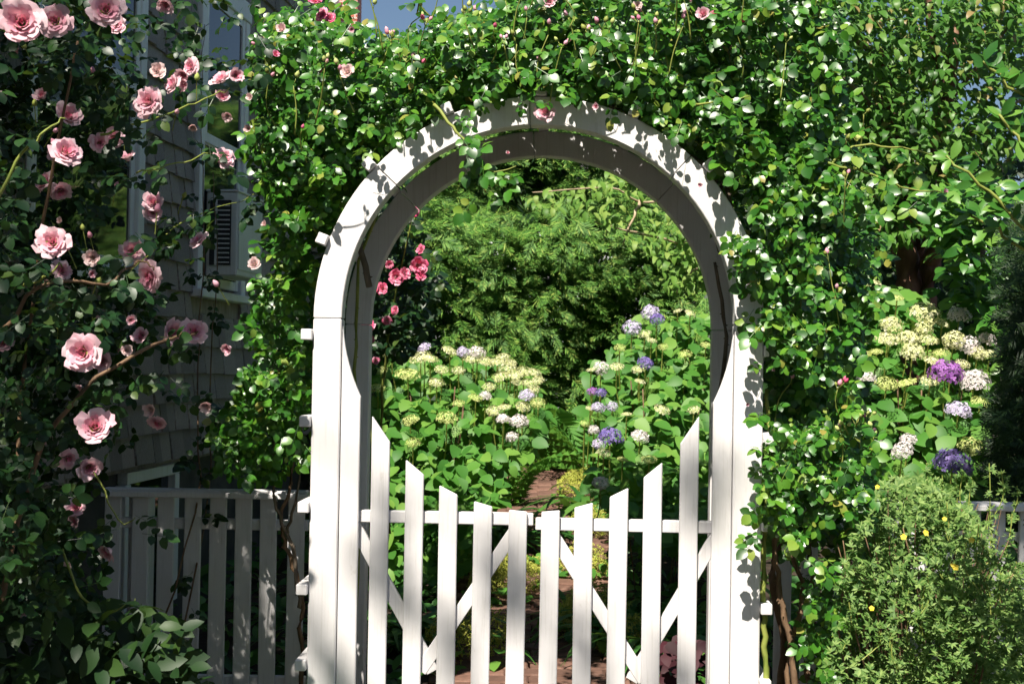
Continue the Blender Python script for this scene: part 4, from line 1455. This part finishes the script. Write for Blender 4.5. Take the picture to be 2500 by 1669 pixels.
# dark yew at the right edge, dark evergreens behind
yew = plant('dark_yew', 'very dark yew filling the shadowy edge beside the cream hydrangea', 'yew', P(2560, 1200, 5.6).x, 5.6)
pts = region([(2470, 560), (2620, 450), (2700, 450), (2700, 1300), (2420, 1300), (2440, 1050), (2470, 900)], 2200, 5.35, 6.2, 1.0)
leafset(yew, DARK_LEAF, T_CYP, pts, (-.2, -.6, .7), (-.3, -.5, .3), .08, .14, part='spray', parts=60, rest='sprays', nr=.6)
MB().tube([(0, .1, -.05), (0.02, .1, 1.6)], [.06, .03], 7).build('trunk', GREYBARK, yew, smooth=True)
for (nm, lab, poly, Y0, Y1, n) in [
    ('dark_evergreen', 'dark evergreen shrub in the gap behind the shingled house corner', [(500, 380), (760, 330), (1000, 430), (1060, 700), (1040, 1300), (480, 1300)], 9.0, 10.6, 4200),
    ('dark_rhododendron', 'dark shrub behind the climbing rose and the flaking tree trunk', [(1740, 400), (1900, 330), (2150, 300), (2600, 350), (2700, 1250), (1740, 1300)], 9.8, 11.4, 8500)]:
    xm = (poly[0][0] + poly[2][0]) / 2
    rt = plant(nm, lab, 'shrub', P(xm, 1200, (Y0 + Y1) / 2).x, (Y0 + Y1) / 2)
    pts = region(poly, n, Y0, Y1, 1.2, .3, 1.5)
    pts = pts[pts[:, 2] > gz(pts[:, 1])]
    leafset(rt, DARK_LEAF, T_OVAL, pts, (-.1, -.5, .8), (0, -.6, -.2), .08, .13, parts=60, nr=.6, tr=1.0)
    for k in range(4):
        MB().tube([(random.uniform(-.2, .2), 0, -.05), (random.uniform(-.8, .8), random.uniform(-.2, .2), 1.5)], [.04, .015], 6).build('stem', GREYBARK, rt, smooth=True)

# ------------------------------------------------------------------ cinquefoil shrub (small leaves, yellow flowers)
pot = plant('cinquefoil_shrub', 'small leaved grey green shrub dotted with yellow flowers in front of the fence', 'shrub', P(2230, 1600, 4.85).x, 4.85)
POLY_P = [(2030, 1560), (2050, 1400), (2095, 1270), (2150, 1180), (2240, 1160), (2320, 1210), (2390, 1270), (2450, 1370), (2560, 1400), (2560, 1760), (1990, 1760)]
pts = region(POLY_P, 5400, 4.3, 5.25, .9, .70, 8.5)
leafset(pot, POT_LEAF, T_PALM, pts, (-.12, -.7, .7), (0, -.3, .5), .030, .052, parts=120, rest='foliage', nr=.55, tr=.9)
tw = []
for i in range(46):
    x = random.uniform(2020, 2500)
    yt = 1180 + max(0, (2180 - x)) * 1.0 + max(0, x - 2260) * .55 + random.uniform(-40, 160)
    Yd = random.uniform(4.4, 5.0)
    b = P(x, yt, Yd)
    a = Vector((pot.location.x + (b.x - pot.location.x) * .35, 4.85 + (Yd - 4.85) * .3, pot.location.z))
    path_ = smooth_path([a, a.lerp(b, .5) + Vector((random.gauss(0, .05), random.gauss(0, .04), 0)), b], 4, .006)
    MB().tube([p - pot.location for p in path_], [.005 - .0035 * j / (len(path_) - 1) for j in range(len(path_))], 5).build('twig', CANE, pot, smooth=True)
# upright leafy whips above the shrub
for (x, y0, y1) in [(2262, 1240, 1130), (2300, 1270, 1160), (2352, 1300, 1150), (2372, 1300, 1165), (2415, 1330, 1130), (2418, 1500, 1320), (2390, 1450, 1280), (2480, 1420, 1370), (2185, 1250, 1160)] + [(random.uniform(2020, 2490), yy, yy - random.uniform(70, 150)) for yy in [random.uniform(1230, 1640) for _ in range(34)]]:
    Yd = random.uniform(4.25, 4.6) if y0 > 1330 else random.uniform(4.5, 4.9)
    path_ = smooth_path([P(x + random.uniform(-45, 45), y0, Yd), P(x + random.uniform(-8, 8), (y0 + y1) / 2, Yd), P(x, y1, Yd)], 4)
    MB().tube([p - pot.location for p in path_], .0018, 4).build('twig', SHOOT, pot)
    k = np.array([list(p) for p in path_])
    j = rng.uniform(0, len(k) - 1.01, 16)
    i = j.astype(int)
    p = k[i] + (k[i + 1] - k[i]) * (j - i)[:, None] + rng.normal(0, .006, (16, 3))
    leafset(pot, POT_LEAF, T_PALM, p, (-.1, -.6, .8), (0, -.3, .5), .024, .040, parts=0, nr=.7, tr=1.0)
YF = []
for k in range(5):
    V, T = blade(.9, .8, 2, 1.2, .1, -.1)
    YF.append((rotz(V, k * 1.257), T))
YFM = np_mesh('yellow_flower', *combine(YF))
for (x, y) in [(2260, 1300), (2325, 1378), (2332, 1384), (2372, 1318), (2306, 1266), (2206, 1310), (2142, 1188), (2128, 1484)]:
    o = link('flower', YFM, YELLOW, pot)
    d = Vector((random.gauss(-.1, .3), -1, .5)).normalized()
    o.matrix_basis = Matrix.Translation(P(x, y, 4.27) - pot.location) @ d.to_track_quat('Z', 'Y').to_matrix().to_4x4() @ Matrix.Scale(random.uniform(.008, .014), 4)

# ------------------------------------------------------------------ low plants along the path
def straps(label, cx, Yc, n, length, spread, mat=STRAP, name='daylily', cat='daylily', up=1.0):
    X = P(cx, 1300, Yc).x
    rt = plant(name, label, cat, X, Yc)
    a = rng.uniform(0, 2 * math.pi, n)
    d = np.stack([np.cos(a), np.sin(a), np.full(n, up)], 1)
    pos = np.stack([X + rng.normal(0, spread, n), Yc + rng.normal(0, spread, n), np.full(n, float(gz(Yc)))], 1)
    Nn = np.stack([-np.cos(a), -np.sin(a), np.full(n, .8)], 1)
    SETS.append(dict(root=rt, mat=mat, temps=T_STRAP, pos=pos, rot=frames(Nn + rand_dir(n) * .15, d + rand_dir(n) * .25), scale=rng.uniform(length * .7, length * 1.15, n), part='leaf', parts=60, rest='foliage', kind='stuff',
                     idx=rng.integers(0, 4, n)))
    return rt


straps('clump of arching strap leaves beside the cream hydrangea at the path', 1180, 8.4, 70, .75, .12)
straps('clump of narrow grassy leaves at the foot of the hedge by the path', 1440, 9.4, 60, .7, .12)
straps('tuft of dark strap leaves at the foot of the violet hydrangea', 1530, 6.6, 60, .6, .1)
straps('tuft of arching strap leaves behind the gate rail by the violet hydrangea', 1640, 6.2, 50, .6, .1)
straps('strap leaved clump at the foot of the crimson rose', 960, 6.3, 50, .6, .12)
for lab, cx, Yc, n, L in [('fern with long fronds leaning over the far end of the path', 1345, 11.4, 13, .75), ('fern tucked between the hedge and the violet hydrangea', 1430, 10.8, 11, .8), ('low fern under the cream hydrangea beside the path', 1245, 9.8, 9, .55)]:
    X = P(cx, 1200, Yc).x
    rt = plant('fern', lab, 'fern', X, Yc)
    a = rng.uniform(0, 2 * math.pi, n)
    pos = np.stack([np.full(n, X), np.full(n, Yc), np.full(n, float(gz(Yc)) + .02)], 1)
    SETS.append(dict(root=rt, mat=FERN, temps=T_FERN, pos=pos, rot=frames(np.stack([-np.cos(a) * .9, -np.sin(a) * .9, np.full(n, .8)], 1), np.stack([np.cos(a), np.sin(a), np.full(n, 1.0)], 1)), scale=rng.uniform(L * .8, L * 1.1, n),
                     part='frond', parts=40, rest='fronds', kind='stuff', idx=rng.integers(0, 3, n)))
for lab, cx, cy, Yc, rx, rh, n in [
    ('sunny mound of yellow green lady\'s mantle at the far bend of the path', 1425, 1165, 10.2, .20, .24, 1700),
    ('yellow green lady\'s mantle spilling over the path edge below the fern', 1445, 1215, 8.8, .18, .20, 1100),
    ('lady\'s mantle in flower behind the gate rail beside the brick path', 1245, 1260, 7.2, .20, .26, 1900),
    ('lady\'s mantle in flower behind the lowest pickets by the house side brace', 1150, 1590, 6.1, .20, .26, 1500),
    ('shaded lady\'s mantle in flower opposite across the brick path', 1450, 1480, 6.6, .17, .24, 1100),
    ('low lady\'s mantle mound deep behind the rose cane side pickets', 1545, 1500, 6.2, .15, .2, 700),
    ('lady\'s mantle clump creeping over the bricks near the bottom of the gate', 1405, 1560, 6.5, .14, .18, 800),
    ('lady\'s mantle clump hugging the path below the violet hydrangea', 1420, 1330, 7.7, .16, .2, 1000),
    ('lady\'s mantle seedlings along the middle of the path edge', 1300, 1330, 7.8, .10, .12, 350)]:
    X = P(cx, cy, Yc).x
    rt = plant('lady_mantle', lab, 'perennial', X, Yc)
    th = rng.uniform(0, 2 * math.pi, n)
    u = rng.random(n) ** .5
    h = rng.random(n) ** .6
    pos = np.stack([X + rx * u * np.cos(th), Yc + rx * u * np.sin(th), gz(Yc) + rh * (.15 + .9 * h * (1 - .55 * u * u))], 1)
    pos += (vnoise(pos, 14)[:, None] - .5) * .05
    leafset(rt, FROTH, T_STAR, pos, (0, -.4, .9), (0, -.3, .5), .010, .019, part='flower_spray', parts=0, rest='flower_froth', nr=.8, tr=1)
    m = 26
    th = rng.uniform(0, 2 * math.pi, m)
    lp = np.stack([X + rx * 1.05 * np.cos(th), Yc + rx * 1.05 * np.sin(th), gz(Yc) + rng.uniform(.03, .12, m)], 1)
    leafset(rt, HYD_LEAF, T_HYD, lp, (0, -.3, 1), (0, -1, 0), .05, .08, parts=12, rest='foliage', nr=.4, tr=1)
heu = plant('heuchera', 'plum leaved low perennial behind the bottom of the gate', 'perennial', P(1660, 1640, 5.6).x, 5.6)
pts = region([(1620, 1560), (1720, 1560), (1720, 1700), (1620, 1700)], 60, 5.4, 5.8)
leafset(heu, HEUCHERA, T_HYD, pts, (-.1, -.5, .8), (0, -.8, 0), .05, .08, parts=60, nr=.5)
gcov = plant('ground_cover', 'dark leafy ground cover in the shade under the hydrangeas', 'ground cover', P(1000, 1500, 6.5).x, 6.5)
gcov['kind'] = 'stuff'
gp_ = np.stack([rng.uniform(-2.2, 3.6, 5200), rng.uniform(5.5, 11.0, 5200), np.zeros(5200)], 1)
gp_ = gp_[np.abs(gp_[:, 0] - (.13 + .026 * (gp_[:, 1] - 5.3))) > .40]
gp_[:, 2] = gz(gp_[:, 1]) + rng.uniform(.02, .16, len(gp_))
leafset(gcov, STRAP, T_OVAL, gp_, (0, -.3, 1), (0, -.4, 0), .06, .11, parts=0, rest='foliage', nr=.6, tr=1)

# lower left bed in front of the fence
for lab, cx, Yc, n, L in [('shaded clump of strap leaves in front of the fence beside the arbor post', 660, 4.75, 60, .62), ('strap leaved clump in front of the middle of the house side fence', 520, 4.7, 55, .62),
                          ('strap leaves against the house end of the picket fence', 330, 4.8, 45, .66), ('strap leaved tuft at the bottom corner below the pink roses', 600, 4.2, 45, .55)]:
    straps(lab, cx, Yc, n, L, .09)
lbed = plant('comfrey', 'broad dark leaved perennial at the foot of the pink rose bush', 'perennial', P(200, 1650, 4.1).x, 4.1)
pts = region([(-60, 1480), (180, 1470), (330, 1470), (430, 1520), (480, 1590), (460, 1760), (-60, 1760)], 700, 3.7, 4.5, 1.0, .35, 4)
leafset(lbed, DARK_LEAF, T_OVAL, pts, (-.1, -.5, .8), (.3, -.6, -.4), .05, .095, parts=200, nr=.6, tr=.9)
fall = bloom(prose, P(50, 1502, 3.8), .07, (0, -.2, 1), 'blush', 1.0)

# tree standing on the street side, behind and to the left of the camera: it dapples the fence and the pink roses
SV = np.array(SUN)
c_rose = np.array((-1.55, 3.9, 1.6)) + 11.5 * SV
c_fence = np.array((-1.25, 5.3, .75)) + 12.5 * SV
c_gate = np.array((-.1, 4.6, .85)) + 13.0 * SV
c_bed = np.array((-1.25, 4.1, .5)) + 12.0 * SV
st = plant('street_tree', 'tall broad leaved tree on the street side shading the pink rose bush', 'tree', float(c_rose[0]) - 1.6, float(c_rose[1]) - .8, .2)


def cloud(c, r, n):
    d = rand_dir(n) * (rng.random((n, 1)) ** .4)
    return np.array(c) + d * np.array(r)


sp = np.concatenate([cloud(c_rose, (.55, 1.3, 1.0), 90), cloud(c_fence, (.42, .6, .6), 150), cloud(c_bed, (.45, .4, .4), 200), cloud(c_rose + np.array((-2.7, -.6, .4)), (1.2, 1.4, 1.4), 1500)])
sp = sp[vnoise(sp, 1.9) > .36]
leafset(st, TREE_LEAF, T_OVAL, sp, (0, 0, 1), (0, 0, -.5), .10, .17, parts=0, rest='crown', nr=.8, tr=1)
sg = np.concatenate([cloud(c_gate + np.array((dx, 0, dz)), (.11, .15, .08), 26) for dx, dz in ((-.75, .05), (-.3, .12), (-.1, -.15), (.1, .1), (.35, -.2), (-.5, -.25), (.62, -.3), (.75, .35))])
leafset(st, TREE_LEAF, T_OVAL, sg, (0, 0, 1), (0, 0, -.5), .07, .12, parts=0, rest='outer_leaves', nr=.8, tr=1)
tb = st.location
limb(st, [tb - Vector((0, 0, .1)), tb + Vector((.1, 0, 4)), Vector(c_rose + np.array((-1.2, -.4, -1.5)))], .16, .08, GREYBARK, 'trunk', 10)
fork = Vector(c_rose + np.array((-1.2, -.4, -1.5)))
for q in (c_rose, c_fence, c_rose + np.array((-1.8, -.8, .8)), c_rose + np.array((-1.0, -.4, 1.2))):
    limb(st, [fork, fork.lerp(Vector(q), .5) + Vector((0, 0, .2)), Vector(q)], .05, .015, GREYBARK, 'limb', 6)
limb(st, [Vector(c_fence), Vector((c_fence + c_gate) / 2) + Vector((0, 0, .15)), Vector(c_gate + np.array((.3, 0, 0)))], .02, .006, GREYBARK, 'limb', 5)

# the street side behind the camera: brick sidewalk, road and trees added to block low sky light
WALK = rough_mat('sidewalk_brick', [(.3, (.05, .04, .035)), (.7, (.10, .08, .068))], 12.0, .9, .3)  # out-of-view walk added for bounce under the arch, its colour darkened to weaken that
ROAD = rough_mat('road_asphalt', [(.3, (.04, .04, .04)), (.7, (.075, .072, .07))], 30.0, .9, .4)
tag(MB().box(-14, 14, -1.2, 3.0, .06, .204).build('added_pavement', WALK, None, .01), 'unseen dark brick sidewalk added in front of the garden for bounce light', None, None, 'structure')
tag(MB().box(-60, 60, -7.5, -1.25, .10, .2005 - .1 + .104).build('road', ROAD), 'asphalt street beyond the sidewalk', None, None, 'structure')
for k in range(5):  # unseen trees added to cut sky fill on faces towards the street
    X = -15 + 5 * k + random.uniform(-.6, .6)
    Yt = -10.5 + random.uniform(-.8, .8)
    ot = plant('street_tree', 'unseen tall tree added across the street to block low sky light', 'tree', X, Yt, .2, 'added trees across the street')
    limb(ot, [Vector((X, Yt, .1)), Vector((X + .1, Yt, 4)), Vector((X, Yt, 10))], .22, .08, GREYBARK, 'trunk', 8)
    for q in range(5):
        a_ = q * 1.26 + random.uniform(-.3, .3)
        limb(ot, [Vector((X, Yt, 5 + q)), Vector((X + math.cos(a_), Yt + math.sin(a_), 6.5 + q)), Vector((X + 2 * math.cos(a_), Yt + 1.4 * math.sin(a_), 7.5 + q))], .06, .02, GREYBARK, 'limb', 5)
    cp = np.concatenate([cloud((X, Yt, 9.5), (3.2, 1.8, 7.2), 1500), cloud((X, Yt, 2.2), (2.9, 1.2, 2.4), 320)])
    leafset(ot, TREE_LEAF, T_OVAL, cp, (0, .3, 1.0), (0, .4, -.6), .45, .75, parts=0, rest='crown', nr=.7, tr=.8)

build_leafsets()
